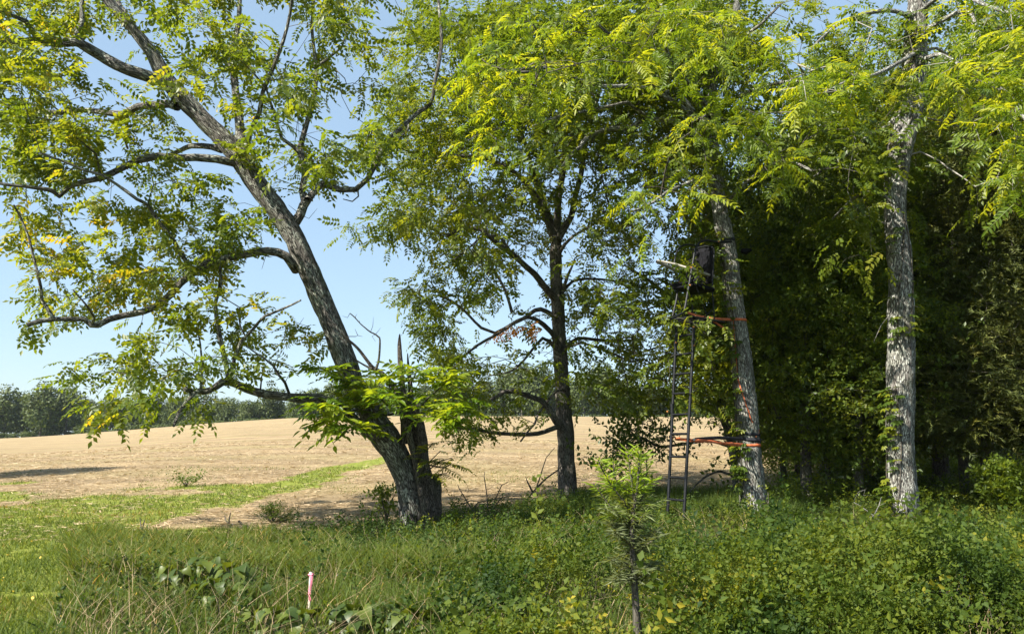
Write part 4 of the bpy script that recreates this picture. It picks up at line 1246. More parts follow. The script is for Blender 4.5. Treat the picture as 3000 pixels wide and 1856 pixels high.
tg = [at(x, y, dSt - .5 + rng.normal(0, 1.6)) for x, y in sample_map(rowsS, 1400, per=12.0)]
tg += [at(x, y, dSt + rng.normal(0, 1.6)) for x, y in sample_map(["12222222222"], 1450, per=4, y0=-100)]
NEAR = []     # bright sprays hanging nearest to the camera, by tree
def spray_tgts(lst, e0):
    o = []
    for cx, cy, rx, ry, n, d in lst:
        for _ in range(int(n * 1.7)):
            a = rng.uniform(0, 6.28); q = rng.random() ** .5
            o.append(at(cx + math.cos(a) * q * rx * 1.2, cy + math.sin(a) * q * ry * 1.2, d + rng.normal(0, .5)))
    return np.array(o)
nearS = spray_tgts([(1560, 60, 110, 60, 7, 9.6), (1480, 200, 120, 60, 9, 9.8), (1600, 230, 120, 60, 9, 10.2), (1450, 240, 60, 50, 4, 9.5), (1540, 300, 60, 40, 4, 10), (1720, 180, 70, 70, 4, 10.5), (1430, 400, 60, 40, 5, 9.7), (1900, 60, 60, 60, 5, 10), (1880, 170, 60, 60, 5, 10),
                    (2070, 60, 90, 60, 7, 9.5), (2060, 160, 80, 60, 6, 9.7), (2060, 290, 90, 60, 6, 10), (2180, 360, 60, 40, 3, 10.2), (1850, 590, 60, 40, 4, 10.2), (1890, 680, 50, 30, 2, 10.5), (2030, 540, 50, 40, 3, 10.2), (1990, 430, 70, 50, 4, 10.6), (2280, 520, 60, 40, 3, 10.6), (2290, 460, 50, 40, 3, 10.6)], e)
dR = float(ground(2660, 1528)[1])
def off_seat(A_):
    A_ = np.array(A_); x_, y_ = proj(A_[:, 0], A_[:, 1], A_[:, 2])
    bad = (x_ > 1930) & (x_ < 2225) & (y_ > 590) & (y_ < 1020) & (A_[:, 1] < dSt + .3)
    bad |= (x_ > 1925) & (x_ < 2070) & (y_ > 900)
    bad |= (x_ > 2585) & (x_ < 2735) & (y_ > 300) & (A_[:, 1] < dR + .2)
    return A_[~bad]
tg = off_seat(tg); nearS = off_seat(nearS)
tipsS = S.grow(np.array(tg), bias=.3, zmin=CAMH + 2.6)
ntips = S.grow(nearS, bias=.15, zmin=CAMH + 2.9, wig=.04)
rootT = thing('stand_tree', gT, 'tall grey barked tree that holds the black ladder stand', 'tree')
limb_objects(S, rootT, names, M['barkT'])
mb = MB(); S.twig_mesh(mb, .006, .42); mb.build('twigs', M['twig'], rootT, smooth=True, bark=True, kind='stuff')
mb = MB(); tp = S.P[tipsS]
leaves_at(mb, T_FROND, tp, tip_dirs(S, tipsS), 7, .40, droop=(-.8, .2), spread=.18, clump=np.clip(noise2(tp[:, 0], tp[:, 2], 1.1, 15), 0, .85), jit=.1)
mb.build('foliage', M['mid'], rootT, kind='stuff')
M['nearleaf'] = leaf_mat('near_leaf', [(0, (.05, .105, .012)), (.5, (.12, .195, .014)), (1, (.21, .27, .02))], .48, .42, 1.8)
def near_specs(tr, tips, k):
    specs = []
    for t in tips:
        p = tr.P[t]; q = tr.P[tr.par[t]]; q2 = tr.P[tr.par[tr.par[t]]]
        d = norm(p - q)
        for j in range(k):
            b = p if j < k * .6 else (q if j < k * .85 else q2)
            a = rng.uniform(0, 6.28)
            specs.append((b, norm(np.array([math.cos(a), math.sin(a), rng.uniform(-.75, .1)]) + .6 * d)))
    return specs
frond_parts(rootT, M['nearleaf'], [near_specs(S, ntips, 4)[i] for i in sorted(rng.choice(len(ntips) * 4, 300, replace=False))], .35, 8)
mb = MB(); leaves_at(mb, T_FRONDN, S.P[ntips], tip_dirs(S, ntips), 2, .36, droop=(-.7, .2), spread=.2, rlo=-.1, rhi=.55, jit=.16)
mb.build('near_foliage', M['nearleaf'], rootT, kind='stuff')

# ================================================================ TALL RIGHT TREE
gR = ground(2660, 1528); dR = float(gR[1])
Tt = Tree(); names = []
addr(Tt, [(2655, 1590), (2651, 1522), (2643, 1420), (2639, 1350), (2637, 1228), (2640, 1100), (2639, 982), (2639, 859), (2633, 736), (2622, 614), (2626, 528), (2639, 430), (2658, 344), (2676, 245), (2682, 123), (2690, 0), (2697, -80), (2700, -200)], dR, dR - .3,
     [60, 45, 39, 38, 38, 38, 36, 34, 33, 31.5, 32, 36, 39, 38, 33, 29, 26, 20], 'trunk', names)
A = lambda *a, **k: addl(Tt, *a, names=names, **k)
e = dR - .3
A([(2660, 300), (2600, 370), (2540, 400), (2500, 440), (2440, 480), (2380, 520)], e, e + .8, 8, 3)
A([(2690, 60), (2600, 30), (2480, 60), (2420, 100), (2370, 150)], e, e - 1, 8, 3)
A([(2690, 100), (2760, 60), (2830, 30), (2860, 80), (2855, 130), (2870, 170)], e, e - 1.5, 9, 3)
A([(2680, 200), (2740, 160), (2820, 190), (2900, 200), (2960, 260), (2990, 330), (3060, 420)], e, e - 4.2, 9, 3)
A([(2690, 150), (2640, 180), (2560, 220), (2480, 240), (2400, 280)], e, e - 4, 8, 3)
A([(2690, 40), (2780, -20), (2900, 20), (3020, 60)], e, e - 3.5, 9, 3)
A([(2630, 600), (2560, 560), (2500, 580), (2440, 640)], e, e + 1, 6, 2.5)
rowsT = ["5799559999", "3699449999", "2589339988", "0377338877", "0264127665", "0154115554", "0132001232", "0011001111"]
tg = [at(x, y, dR + .9 + rng.normal(0, 1.4)) for x, y in sample_map(rowsT, 2250, per=10.0)]
tg += [at(x, y, dR + rng.normal(0, 1.7)) for x, y in sample_map(["12222222222"], 2300, per=4, y0=-100)]
tg += [at(x, y, dR + rng.normal(0, 1.5)) for x, y in sample_map(["88", "88", "77", "66", "65", "44"], 3150, per=7)]
nearT = spray_tgts([(2400, 230, 110, 45, 8, 9.2), (2350, 280, 60, 50, 5, 9.0), (2450, 270, 60, 35, 4, 9.3), (2800, 200, 90, 40, 6, 9.6), (2800, 230, 50, 40, 3, 9.4), (2960, 160, 70, 70, 5, 9), (2940, 60, 70, 60, 4, 9.3), (2960, 250, 50, 60, 4, 9), (2930, 420, 60, 60, 5, 8.8), (2960, 500, 50, 50, 5, 8.8),
                     (2540, 60, 60, 50, 3, 9.8), (2300, 130, 70, 60, 4, 10), (2830, 320, 60, 40, 3, 9.6), (2250, 350, 70, 40, 4, 10), (2790, 60, 60, 50, 4, 9.8), (3080, 300, 60, 200, 5, 9), (2990, 350, 40, 40, 3, 8.9)], e)
tg = off_seat(tg); nearT = off_seat(nearT)
tipsT = Tt.grow(np.array(tg), bias=.3, zmin=CAMH + 3.0)
ntT = Tt.grow(nearT, bias=.15, zmin=CAMH + 4.2, wig=.04)
bT = Tt.grow(np.array([at(x, y, e - .3 + rng.normal(0, .3)) for x, y in [(2480, 240), (2500, 225), (2560, 110), (2600, 130), (2520, 160), (2590, 300), (2620, 210), (2700, 900), (2560, 1000), (2590, 240), (2480, 180)]]), zmin=CAMH + 2.5)
rootR = thing('tall_pale_tree', gR, 'tall straight tree with pale lichened bark at the right, vine leaves on its trunk', 'tree')
limb_objects(Tt, rootR, names, M['barkT'])
mb = MB(); Tt.twig_mesh(mb, .006, .42); mb.build('twigs', M['palewood'], rootR, smooth=True, bark=True, kind='stuff')
mb = MB(); tp = Tt.P[tipsT]
leaves_at(mb, T_FROND, tp, tip_dirs(Tt, tipsT), 7, .40, droop=(-.8, .2), spread=.18, clump=np.clip(noise2(tp[:, 0], tp[:, 2], 1.1, 25), 0, .85), jit=.1)
mb.build('foliage', M['mid'], rootR, kind='stuff')
frond_parts(rootR, M['nearleaf'], [near_specs(Tt, ntT, 4)[i] for i in sorted(rng.choice(len(ntT) * 4, 300, replace=False))], .35, 9)
mb = MB(); leaves_at(mb, T_FRONDN, Tt.P[ntT], tip_dirs(Tt, ntT), 2, .36, droop=(-.7, .2), spread=.2, rlo=-.1, rhi=.55, jit=.16)
mb.build('near_foliage', M['nearleaf'], rootR, kind='stuff')

# ================================================================ OAK BEHIND THE STAND
dO = dSt + 3.2
O = Tree(); names = []
addr(O, [(2172, 1500), (2160, 1400), (2150, 1324), (2135, 1260), (2112, 1190), (2100, 1110), (2108, 1030), (2098, 950), (2085, 870), (2080, 800), (2060, 700), (2040, 620)], dO, dO, [17, 15, 14.5, 14, 13, 12, 11, 10, 9.5, 9, 7, 5], 'trunk', names)
A = lambda *a, **k: addl(O, *a, names=names, **k)
A([(2098, 960), (2070, 950), (2040, 935), (1999, 910), (1959, 870), (1936, 849), (1900, 820), (1850, 790)], dO, dO - .5, 9, 4)
A([(2125, 1230), (2090, 1205), (2060, 1190), (2000, 1172), (1940, 1170), (1870, 1180)], dO, dO + .5, 6, 2.5)
A([(2145, 1310), (2080, 1290), (2000, 1300), (1931, 1307), (1889, 1284), (1847, 1271), (1820, 1290)], dO, dO - 1, 5.5, 2)
A([(2110, 1150), (2180, 1120), (2260, 1090), (2330, 1060)], dO, dO + .5, 7, 3)
A([(2160, 1400), (2110, 1380), (2060, 1400), (2020, 1440)], dO, dO - .6, 4.5, 2)
A([(2105, 1060), (2160, 1000), (2240, 960), (2300, 900)], dO, dO + 1, 6, 3)
rowsO = ["0000113445555", "0000124555666", "0001245666777", "0001246777777", "0002477777777", "0004577777777", "0003477777777", "0001277777777", "0001344777777", "0022122676666", "0004313376543", "0003122355432", "0001011554321", "0000012553210"]
# rows start at y = 200
tg = [at(x, y, dO + rng.normal(0, 1.4)) for x, y in sample_map(rowsO, 1500, per=11, y0=200)]
tg += [at(x, y, dO - .8 + rng.normal(0, .3)) for x, y in [(1810, 1245), (1825, 1265), (1840, 1240), (1860, 1250), (1880, 1290), (1835, 1295), (1900, 1310), (1930, 1290), (1960, 1310), (1800, 1340), (1780, 1350), (1770, 1330), (1790, 1370), (1815, 1310), (1980, 1270)]]
tipsO = O.grow(np.array(tg), bias=.3, zmin=CAMH - .8)
gO = np.array([O.limbs[0][0][1][0], dO, float(gz(O.limbs[0][0][1][0], dO))])
rootO = thing('oak_tree', gO, 'dark leaved oak with a crooked trunk just behind the ladder stand tree', 'tree')
limb_objects(O, rootO, names, M['barkM'])
mb = MB(); O.twig_mesh(mb, .0045); mb.build('twigs', M['twig'], rootO, smooth=True, bark=True, kind='stuff')
mb = MB(); tp = O.P[tipsO]
leaves_at(mb, T_OAK, tp, tip_dirs(O, tipsO), 10, .34, droop=(-.6, .5), spread=.22, clump=np.clip(noise2(tp[:, 0], tp[:, 2], 1.1, 25), 0, 1), jit=.1)
mb.build('foliage', M['oak'], rootO, kind='stuff')

# ================================================================ WOOD BEHIND, RIGHT
def wood_tree(seed, h, cr, base, mat, tpl, size, k, npts, bark, shape='round'):
    """a free-standing tree built at the origin; returns (trunk mesh, twig mesh, foliage mesh)"""
    t = Tree(); r = np.random.default_rng(seed)
    lean = r.uniform(-.5, .5, 2)
    n = 8
    P = [np.array([lean[0] * (i / n) + r.uniform(-.08, .08), lean[1] * (i / n), h * .95 * i / n - .2 * (i == 0)]) for i in range(n + 1)]
    R = [h * .016 * (1 - .93 * i / n) + .01 for i in range(n + 1)]
    t.limb(P, R)
    tg = []
    while len(tg) < npts:
        q = r.uniform(-1, 1, 3)
        zz = base + (h - base) * (q[2] * .5 + .5)
        u_ = (zz - base) / (h - base)
        lim = (math.sin(math.pi * min(1, .12 + u_ * .86)) ** .6 if shape == 'round' else (1.05 - u_) ** .8) 
        rr_ = math.hypot(q[0], q[1])
        if rr_ < lim and rr_ > lim * .25:
            p = np.array([q[0] * cr, q[1] * cr, zz])
            if vnoise(p[None] * .9 + seed)[0] > .36: tg.append(p)
    tips = t.grow(np.array(tg), bias=.3, zmin=base * .75, wig=.05)
    m1 = MB(); P_, R_ = catmull(*t.limbs[0], .35); tube(m1, P_, R_, 14, .01, rough=.1)
    m2 = MB(); t.twig_mesh(m2, .006)
    m3 = MB(); tp = t.P[tips]
    if shape == 'cone':
        leaves_at(m3, tpl, tp, tip_dirs(t, tips), k, size, droop=(-.5, .5), spread=.22, clump=r.random(len(tp)), jit=.08, pull=.8)
    else:
        leaves_at(m3, tpl, tp, tip_dirs(t, tips), k, size, droop=(-.6, .4), spread=.26, clump=r.random(len(tp)), jit=.1)
    return (m1.mesh('trunk', bark, True, bark=True), m2.mesh('twigs', M['twig'], True, bark=True), m3.mesh('foliage', mat))
WV = [wood_tree(s, h, cr, b_, M['wood'], T_OAK, .36, 13, 560, M['barkM']) for s, h, cr, b_ in ((21, 14, 3.6, 2.0), (22, 16, 4.0, 4.0), (23, 11, 3.4, 1.6))]
CV = [wood_tree(s, h, cr, b_, M['cedar'], T_CEDAR, .55, 11, 760, M['barkM'], 'cone') for s, h, cr, b_ in ((31, 11, 3.0, 1.9), (32, 12, 2.7, 1.5))]
def put(var, px, d, s, nm, label, cat='tree', group=None, rz=None):
    x = (px - 1500) / F * d
    root = thing(nm, (x, d, float(gz(x, d)) - .05), label, cat, group)
    root.rotation_euler.z = rng.uniform(0, 6.28) if rz is None else rz
    for nmx, me in zip(('trunk', 'twigs', 'foliage'), var):
        o = bpy.data.objects.new(nmx, me); o.scale = (s, s, s); link(o, root, kind='stuff' if nmx != 'trunk' else None)
    return root
gw = 'shaded trees of the wood at right'
put(WV[2], 2330, 23, .92, 'wood_tree', 'small slim tree in shade right of the ladder stand tree', group=gw)
put(WV[0], 2430, 27, 1.0, 'wood_tree', 'dark wood tree halfway between the two big pale trunks', group=gw)
put(WV[2], 2270, 36, .8, 'wood_tree', 'wood tree at the field side, seen behind the crooked oak', group=gw)
put(WV[2], 2350, 18.6, .72, 'wood_tree', 'sunlit small leafy tree filling the gap right of the ladder stand tree', group=gw)
put(WV[2], 2500, 18.3, .66, 'wood_tree', 'sunlit small leafy tree just left of the tall pale trunk', group=gw)
put(WV[0], 2800, 19.2, .6, 'wood_tree', 'sunlit small leafy tree between the tall pale trunk and the nearest cedar', group=gw)
put(WV[2], 2280, 22, .5, 'wood_tree', 'lowest leafy tree closing the field behind the strapped trunk', group=gw)
put(CV[0], 2540, 21.5, 1.0, 'cedar_tree', 'dark cedar just left of the tall pale trunk', 'cedar', 'cedars at right')
put(CV[1], 2740, 20.5, 1.0, 'cedar_tree', 'dark cedar directly right of the tall pale trunk', 'cedar', 'cedars at right')
put(CV[0], 2875, 18.5, .96, 'cedar_tree', 'nearest cedar, its bare brown trunk base showing at far right', 'cedar', 'cedars at right', 2.1)
put(CV[1], 3060, 17.5, 1.0, 'cedar_tree', 'dense dark cedar cut by the right edge of the photo', 'cedar', 'cedars at right')
put(CV[1], 2400, 24.5, .8, 'cedar_tree', 'shorter cedar behind the gap between the two pale trunks', 'cedar', 'cedars at right')
put(WV[1], 2620, 30, 1.05, 'wood_tree', 'tall wood tree rising behind the tall pale trunk', group=gw)
put(WV[0], 2830, 29, 1.1, 'wood_tree', 'tall wood tree behind the cedars at far right', group=gw)
put(WV[1], 3050, 27, 1.1, 'wood_tree', 'tall wood tree behind the cedar at the right edge', group=gw)
put(WV[2], 3000, 38, 1.3, 'wood_tree', 'back row wood tree at the far right', group=gw)
put(WV[0], 2500, 38, 1.15, 'wood_tree', 'back row wood tree left of the tall pale trunk', group=gw)
put(WV[2], 2720, 42, 1.4, 'wood_tree', 'back row wood tree right of the tall pale trunk', group=gw)
put(WV[2], 3400, 24, 1.2, 'wood_tree', 'wood tree beyond the right edge of the view', group=gw)
put(WV[1], 3300, 33, 1.2, 'wood_tree', 'taller wood tree beyond the right edge of the view', group=gw)
# slim trunks in the wood shade
for i, (px0, px1, py0, d, r_, lb) in enumerate([(2335, 2325, 1260, 22, 5, 'thin dark leaning sapling trunk nearest the stand tree'), (2350, 2343, 1280, 23, 5, 'thin dark sapling trunk, middle one of the three beside the stand tree'), (2362, 2352, 1300, 24, 6, 'thin dark sapling trunk, right of three beside the stand tree'), (2432, 2405, 1240, 20, 9, 'leaning bare trunk in shade midway between the pale trees'), (2455, 2470, 1260, 24, 11, 'dark upright trunk in shade midway between the pale trees'), (2540, 2525, 1230, 22, 9, 'sunlit reddish bare trunk just left of the tall pale tree'), (2742, 2725, 1180, 21, 7, 'slim pale trunk right of the tall pale tree'), (2825, 2818, 1200, 23, 6, 'slim pale grey trunk left of the thick cedar trunk')]):
    bz = at(px0, 1500, d); bz[2] = float(gz(bz[0], d)) - .1
    root = thing('bare_trunk', bz, lb, 'trunk', 'bare trunks in the shade of the wood')
    q = MB(); top = at(px1, 700, d + .6)
    P_, R_ = catmull([bz, at((px0 + px1) / 2 + 3, py0, d), at(px1, (py0 + 700) / 2, d + .3), top], [r_ * d / F * 1.1, r_ * d / F, r_ * d / F * .8, r_ * d / F * .4], .25)
    tube(q, P_, R_, 12, .006, rough=.1); q.build('trunk', M['barkM' if i < 5 else 'barkT'], root, smooth=True, bark=True)

# tree beyond the left edge whose shade falls on the field
s0 = ground(40, 1385)
tc = np.array(s0) + np.array(SUN_DIR) * (3.2 / SUN_DIR.z)
offx = float(tc[0]); offy = float(tc[1])
xe = float((-45 - 1500) / F * offy)
M1 = put(WV[2], 1500 + (xe - 1.9) / offy * F, offy, .5, 'edge_tree', 'dark tree at the left edge whose shade falls across the field')
print('edge tree', xe, offy, offx, s0)

# ================================================================ LADDER STAND
pb = (gLad0 + gLad1) / 2
stl = thing('ladder_stand', pb, 'black steel ladder stand with seat, leaning against the grey barked tree', 'tree stand')
tp_ = at(2150, 930, dSt - .25)
av = norm(np.array([gT[0] - pb[0], gT[1] - pb[1], 0.])); bv = np.array([av[1], -av[0], 0.]); zv = np.array([0, 0, 1.])
def on_plane(px, py, q, n):
    o_ = np.array([0, 0, CAMH]); r = ray(px, py)
    return o_ + r * (np.dot(q - o_, n) / np.dot(r, n))
HW = .22
farP = pb - bv * HW; nearP = pb + bv * HW
def fp(px, py): return on_plane(px, py, farP, bv)
def npn(px, py): return on_plane(px, py, nearP, bv)
def bar(name, pts, w, mat, parent=stl, sides=4, smooth=False, step=.08):
    P, R = catmull(pts, [w] * len(pts), step) if len(pts) > 2 else (np.array(pts), np.array([w, w]))
    q = MB(); tube(q, P, R, sides, cap=True)
    r0 = MB(); 
    return q.build(name, mat, parent, smooth=smooth, bark=False)
K = M['blacksteel']
r1 = [fp(1952, 1548), fp(1960, 1440), fp(1966, 1330), fp(1975, 1130), fp(1982, 955)]
r2 = [npn(2000, 1542), npn(2008, 1430), npn(2014, 1330), npn(2024, 1120), npn(2033, 958)]
# straight rails from fitted ends
r1a, r1b = r1[0], r1[-1]; r2a, r2b = r2[0], r2[-1]
for nm, a, b in (('rail', r1a, r1b), ('rail', r2a, r2b)):
    bar(nm, [a - zv * .15, b], .028, K)
lenz = r1b[2] - r1a[2]
rpy = [1529, 1463, 1398, 1337, 1270, 1213, 1151, 1093, 1035, 980]
for py in rpy:
    t = (1548 - py) / (1548 - 955.)
    za = at(1975, py, dLad + (.2) * t)[2]
    ta = (za - r1a[2]) / (r1b[2] - r1a[2]); tb = (za - r2a[2]) / (r2b[2] - r2a[2])
    bar('rung', [r1a + (r1b - r1a) * ta, r2a + (r2b - r2a) * tb], .022, K)
# collars and bolts on the rails
for py, f_, xx in ((1195, fp, 1969), (1213, fp, 1970), (1010, fp, 1979), (1010, npn, 2030)):
    c = f_(xx, py); bar('collar', [c - zv * .08, c + zv * .08], .031, K, sides=8)
# platform
zp = float(fp(1965, 937)[2])
def loc(u_, v_, z_): return np.array([pb[0], pb[1], 0]) + av * u_ + bv * v_ + zv * z_
def uof(P): return float(np.dot(P - pb, av))
u0 = uof(fp(1963, 938)); u1 = u0 + 1.0
PW = .30
for a, b in (((u0, -PW), (u1, -PW)), ((u0, PW), (u1, PW)), ((u0, -PW), (u0, PW)), ((u1, -PW), (u1, PW))):
    bar('platform_rail', [loc(*a, zp), loc(*b, zp)], .02, K)
for i in range(1, 9):
    uu = u0 + (u1 - u0) * i / 9
    bar('platform_slat', [loc(uu, -PW, zp), loc(uu, PW, zp)], .014, K)
for i in range(1, 4):
    vv = -PW + 2 * PW * i / 4
    bar('platform_slat', [loc(u0, vv, zp - .012), loc(u1, vv, zp - .012)], .01, K)
for v_ in (-HW, HW):
    q = MB(); c = loc(u0 + .16, v_, zp - .06)
    bar('bracket', [c - zv * .09, c + zv * .07], .03, K)
# side hoops
hf = [(1968, 936), (1981, 881), (1989, 828), (1994, 800), (1999, 792), (2012, 783), (2023, 779)]
P = [fp(*q_) for q_ in hf]; bar('arm_rail', P, .021, K, sides=8, smooth=True, step=.03)
hn = [(1965, 934), (1986, 924), (1999, 916), (2006, 905), (2018, 839), (2028, 781), (2035, 741), (2040, 724), (2050, 711), (2071, 704), (2105, 709), (2142, 708)]
P = [npn(*q_) for q_ in hn]; bar('side_hoop', P, .023, K, sides=8, smooth=True, step=.03)
P2 = [p - bv * 2 * HW for p in P]; bar('side_hoop', P2[5:], .017, K, sides=8, smooth=True, step=.03)
# seat, backrest
zs = float(npn(2024, 822)[2])
us = uof(npn(2014, 822))
def box_uvz(name, u_, v_, z_, mat, parent=stl, bev=.02, tilt=0.0):
    q = MB()
    c = [loc(a, b, z + tilt * (a - u_[0])) for z in z_ for b in v_ for a in u_]
    q.add(c, [(0, 2, 3, 1), (4, 5, 7, 6), (0, 1, 5, 4), (2, 6, 7, 3), (0, 4, 6, 2), (1, 3, 7, 5)])
    o = q.build(name, mat, parent)
    md = o.modifiers.new('bevel', 'BEVEL'); md.width = bev; md.segments = 2
    return o
ub = us + .80
us += .17
box_uvz('seat', (us, ub), (-.27, .27), (zs - .09, zs - .01), M['mesh'], bev=.025, tilt=-.06)
box_uvz('seat_edge', (us - .03, us + .02), (-.28, .28), (zs - .02, zs + .02), M['mesh'], bev=.01)
zb0, zb1 = zs + .02, float(npn(2060, 716)[2])
# backrest panel across the stand with tubular frame
cb = us + .50
q = MB(); n_ = 8
gridp = []
for j in range(n_ + 1):
    for i in range(n_ + 1):
        v_ = -.29 + .58 * i / n_; t = j / n_
        gridp.append(loc(cb + .10 * t + .05 * math.sin(math.pi * i / n_) * math.sin(math.pi * t), v_, zb0 + (zb1 - zb0) * t))
fc = [(j * (n_ + 1) + i, j * (n_ + 1) + i + 1, (j + 1) * (n_ + 1) + i + 1, (j + 1) * (n_ + 1) + i) for j in range(n_) for i in range(n_)]
q.add(gridp, fc); o = q.build('backrest', M['mesh'], stl, smooth=True); md = o.modifiers.new('thick', 'SOLIDIFY'); md.thickness = .015
fr = [loc(cb, -.30, zb0 - .05), loc(cb + .02, -.30, zb0 + .1), loc(cb + .10, -.30, zb1 - .05), loc(cb + .11, -.20, zb1 + .02), loc(cb + .11, .20, zb1 + .02), loc(cb + .10, .30, zb1 - .05), loc(cb + .02, .30, zb0 + .1), loc(cb, .30, zb0 - .05)]
bar('backrest_frame', fr, .014, K, sides=8, smooth=True)
for v_ in (-.24, .24):
    bar('seat_support', [loc(us + .05, v_, zs - .06), loc(us + .42, v_, zp + .02)], .012, K)
    bar('seat_support', [loc(ub - .05, v_, zs - .08), loc(ub - .02, v_, zp + .02)], .013, K)
    bar('seat_support', [loc(ub - .04, v_, zs - .45), loc(us + .25, v_, zp + .02)], .010, K)
# braces under the platform
bar('brace', [npn(2035, 926), r1a + (r1b - r1a) * ((float(fp(1979, 1003)[2]) - r1a[2]) / lenz)], .012, K)
bar('brace', [loc(u0 + .6, PW * .9, zp), loc(u0 + .16, HW, float(npn(2040, 1010)[2]))], .012, K)
bar('brace', [loc(u0 + .6, -PW * .9, zp), loc(u0 + .16, -HW, float(npn(2040, 1010)[2]))], .012, K)
bar('tree_bracket', [loc(u1, -.15, zp), loc(u1 + .25, 0, zp)], .014, K); bar('tree_bracket', [loc(u1, .15, zp), loc(u1 + .25, 0, zp)], .014, K)
# shooting rail with weathered foam sleeves
s0 = fp(1925, 766); s1 = fp(1984, 793); s2 = fp(2020, 779)
s3 = npn(2024, 784); s4 = npn(2062, 800); s5 = npn(2102, 813)
n0 = npn(1968, 776)
bar('rail_sleeve', [s0, s0 + (s1 - s0) * .42, s1], .034, M['pad'], sides=10, smooth=True)
bar('rail_sleeve', [s1 + (s2 - s1) * .05, s2], .022, M['pad'], sides=10, smooth=True)
bar('rail_sleeve', [s0 + zv * .02, (s0 + npn(2010, 782)) / 2 + zv * .02, npn(2010, 783)], .02, M['pad'], sides=10, smooth=True)
bar('rail_sleeve', [s3, s4, s5], .026, M['pad'], sides=10, smooth=True)
for p in (s1, s2, s3, fp(1989, 828), fp(2012, 783), npn(2020, 836), fp(1964, 936), fp(1986, 923), npn(2030, 958), fp(1983, 950), npn(2035, 926), fp(1979, 1004), npn(2032, 1012), npn(2104, 708), fp(1954, 1205)):
    q = MB(); tube(q, [p - bv * .0 + np.array([.0, -.028, 0]), p + np.array([0, -.045, 0])], [.017, .015], 8, cap=True); q.build('bolt', M['bolt'], stl, smooth=False)

# ---- straps: things tied from the stand to the trunk
def strap(name, pts, w, mat, label, cat='strap', parent=None, loc0=None, thick=.004, twist=0.0, horizontal=False, wrinkle=0.0):
    P = np.array(pts, float); P, _ = catmull(P, [1] * len(P), .06)
    T = norm(np.gradient(P, axis=0))
    up = np.tile(zv, (len(P), 1))
    sd = norm(np.cross(T, up)); wv = np.cross(sd, T)
    t = np.linspace(0, 1, len(P))[:, None]
    if twist: wv = wv * np.cos(twist * t) + sd * np.sin(twist * t)
    ww = w * (1 + wrinkle * (vnoise(P * 9) - .5)[:, None])
    V = np.stack([P - wv * ww / 2, P + wv * ww / 2], 1).reshape(-1, 3)
    f = [(2 * i, 2 * i + 1, 2 * i + 3, 2 * i + 2) for i in range(len(P) - 1)]
    q = MB(); q.add(V, f)
    o = q.build(name, mat, parent, origin=None if parent is not None else P[0], smooth=True)
    if parent is None:
        o['label'] = label; o['category'] = cat
    md = o.modifiers.new('thick', 'SOLIDIFY'); md.thickness = thick; md.offset = 0
    return o
def trunk_at(z, tree_limb):
    P, R = tree_limb; i = int(np.argmin(abs(P[:, 2] - z))); return P[i], R[i]
SL = S.limbs[0]
def ring(z, a0, a1, extra=.012, n=14, dz=0.0):
    c, r = trunk_at(z, SL); o = []
    for i in range(n + 1):
        a = a0 + (a1 - a0) * i / n
        o.append(np.array([c[0] + math.cos(a) * (r + extra), c[1] + math.sin(a) * (r + extra), z + dz * i / n]))
    return o
z1 = float(at(2170, 936, dSt - .3)[2])
rg = ring(z1, -2.6, .9, n=12)
strap('ratchet_strap', [npn(2015, 915), npn(2040, 924), npn(2068, 930)], .045, M['orange'], 'short orange strap crossing the stand platform', twist=.3)
strap('ratchet_strap', [npn(2078, 932), npn(2110, 934)] + rg[1:], .05, M['orange'], 'upper orange strap running level from the platform round the trunk', wrinkle=.2)
strap('ratchet_strap', [npn(2082, 934), npn(2102, 948), npn(2126, 964)], .035, M['orange'], 'orange strap end hanging slantwise below the platform', twist=.4)
z2 = float(at(2190, 1284, dSt - .1)[2])
lo = np.array([fp(1983, 1283), npn(2030, 1290)])
rg2 = ring(float(at(2200, 1303, dSt)[2]), -2.7, .9)
strap('ratchet_strap', [fp(1978, 1284), npn(2030, 1289), npn(2075, 1291), npn(2110, 1297)] + rg2[2:], .06, M['orange'], 'lower frayed orange strap from the ladder round the trunk', wrinkle=.9)
rg3 = ring(float(at(2200, 1293, dSt)[2]), -2.7, .9, .018)
strap('black_strap', [npn(2036, 1286), npn(2090, 1282), npn(2120, 1282), ] + ring(z2, -2.7, .9, .018, dz=-.08)[2:], .06, M['blackweb'], 'black strap from the ladder joining the lower orange strap')
for zz, lb in ((1268, 'upper black band wrapped round the grey trunk'), (1282, 'lower black band wrapped round the grey trunk')):
    z3 = float(at(2200, zz, dSt)[2]); rr3 = ring(z3, -3.3, .9, .016, dz=-.05)
    strap('black_strap', rr3, .05, M['blackweb'], lb)
z4 = float(at(2140, 705, dSt - .3)[2])
strap('black_strap', ring(z4, -2.9, .9, .014, dz=.03), .06, M['blackweb'], 'black band holding the top of the stand to the trunk')
# ratchet buckle
bc = npn(2034, 1288)
q = MB(); tube(q, [bc - av * .06, bc + av * .07 + zv * .01], [.022, .03], 6, cap=True); tube(q, [bc + av * .05 + zv * .01, bc - av * .03 - zv * .07], [.012, .008], 5, cap=True)
o = q.build('ratchet_buckle', M['zinc'], None, origin=bc, label='silver ratchet buckle on the lower orange strap at the ladder', cat='buckle')
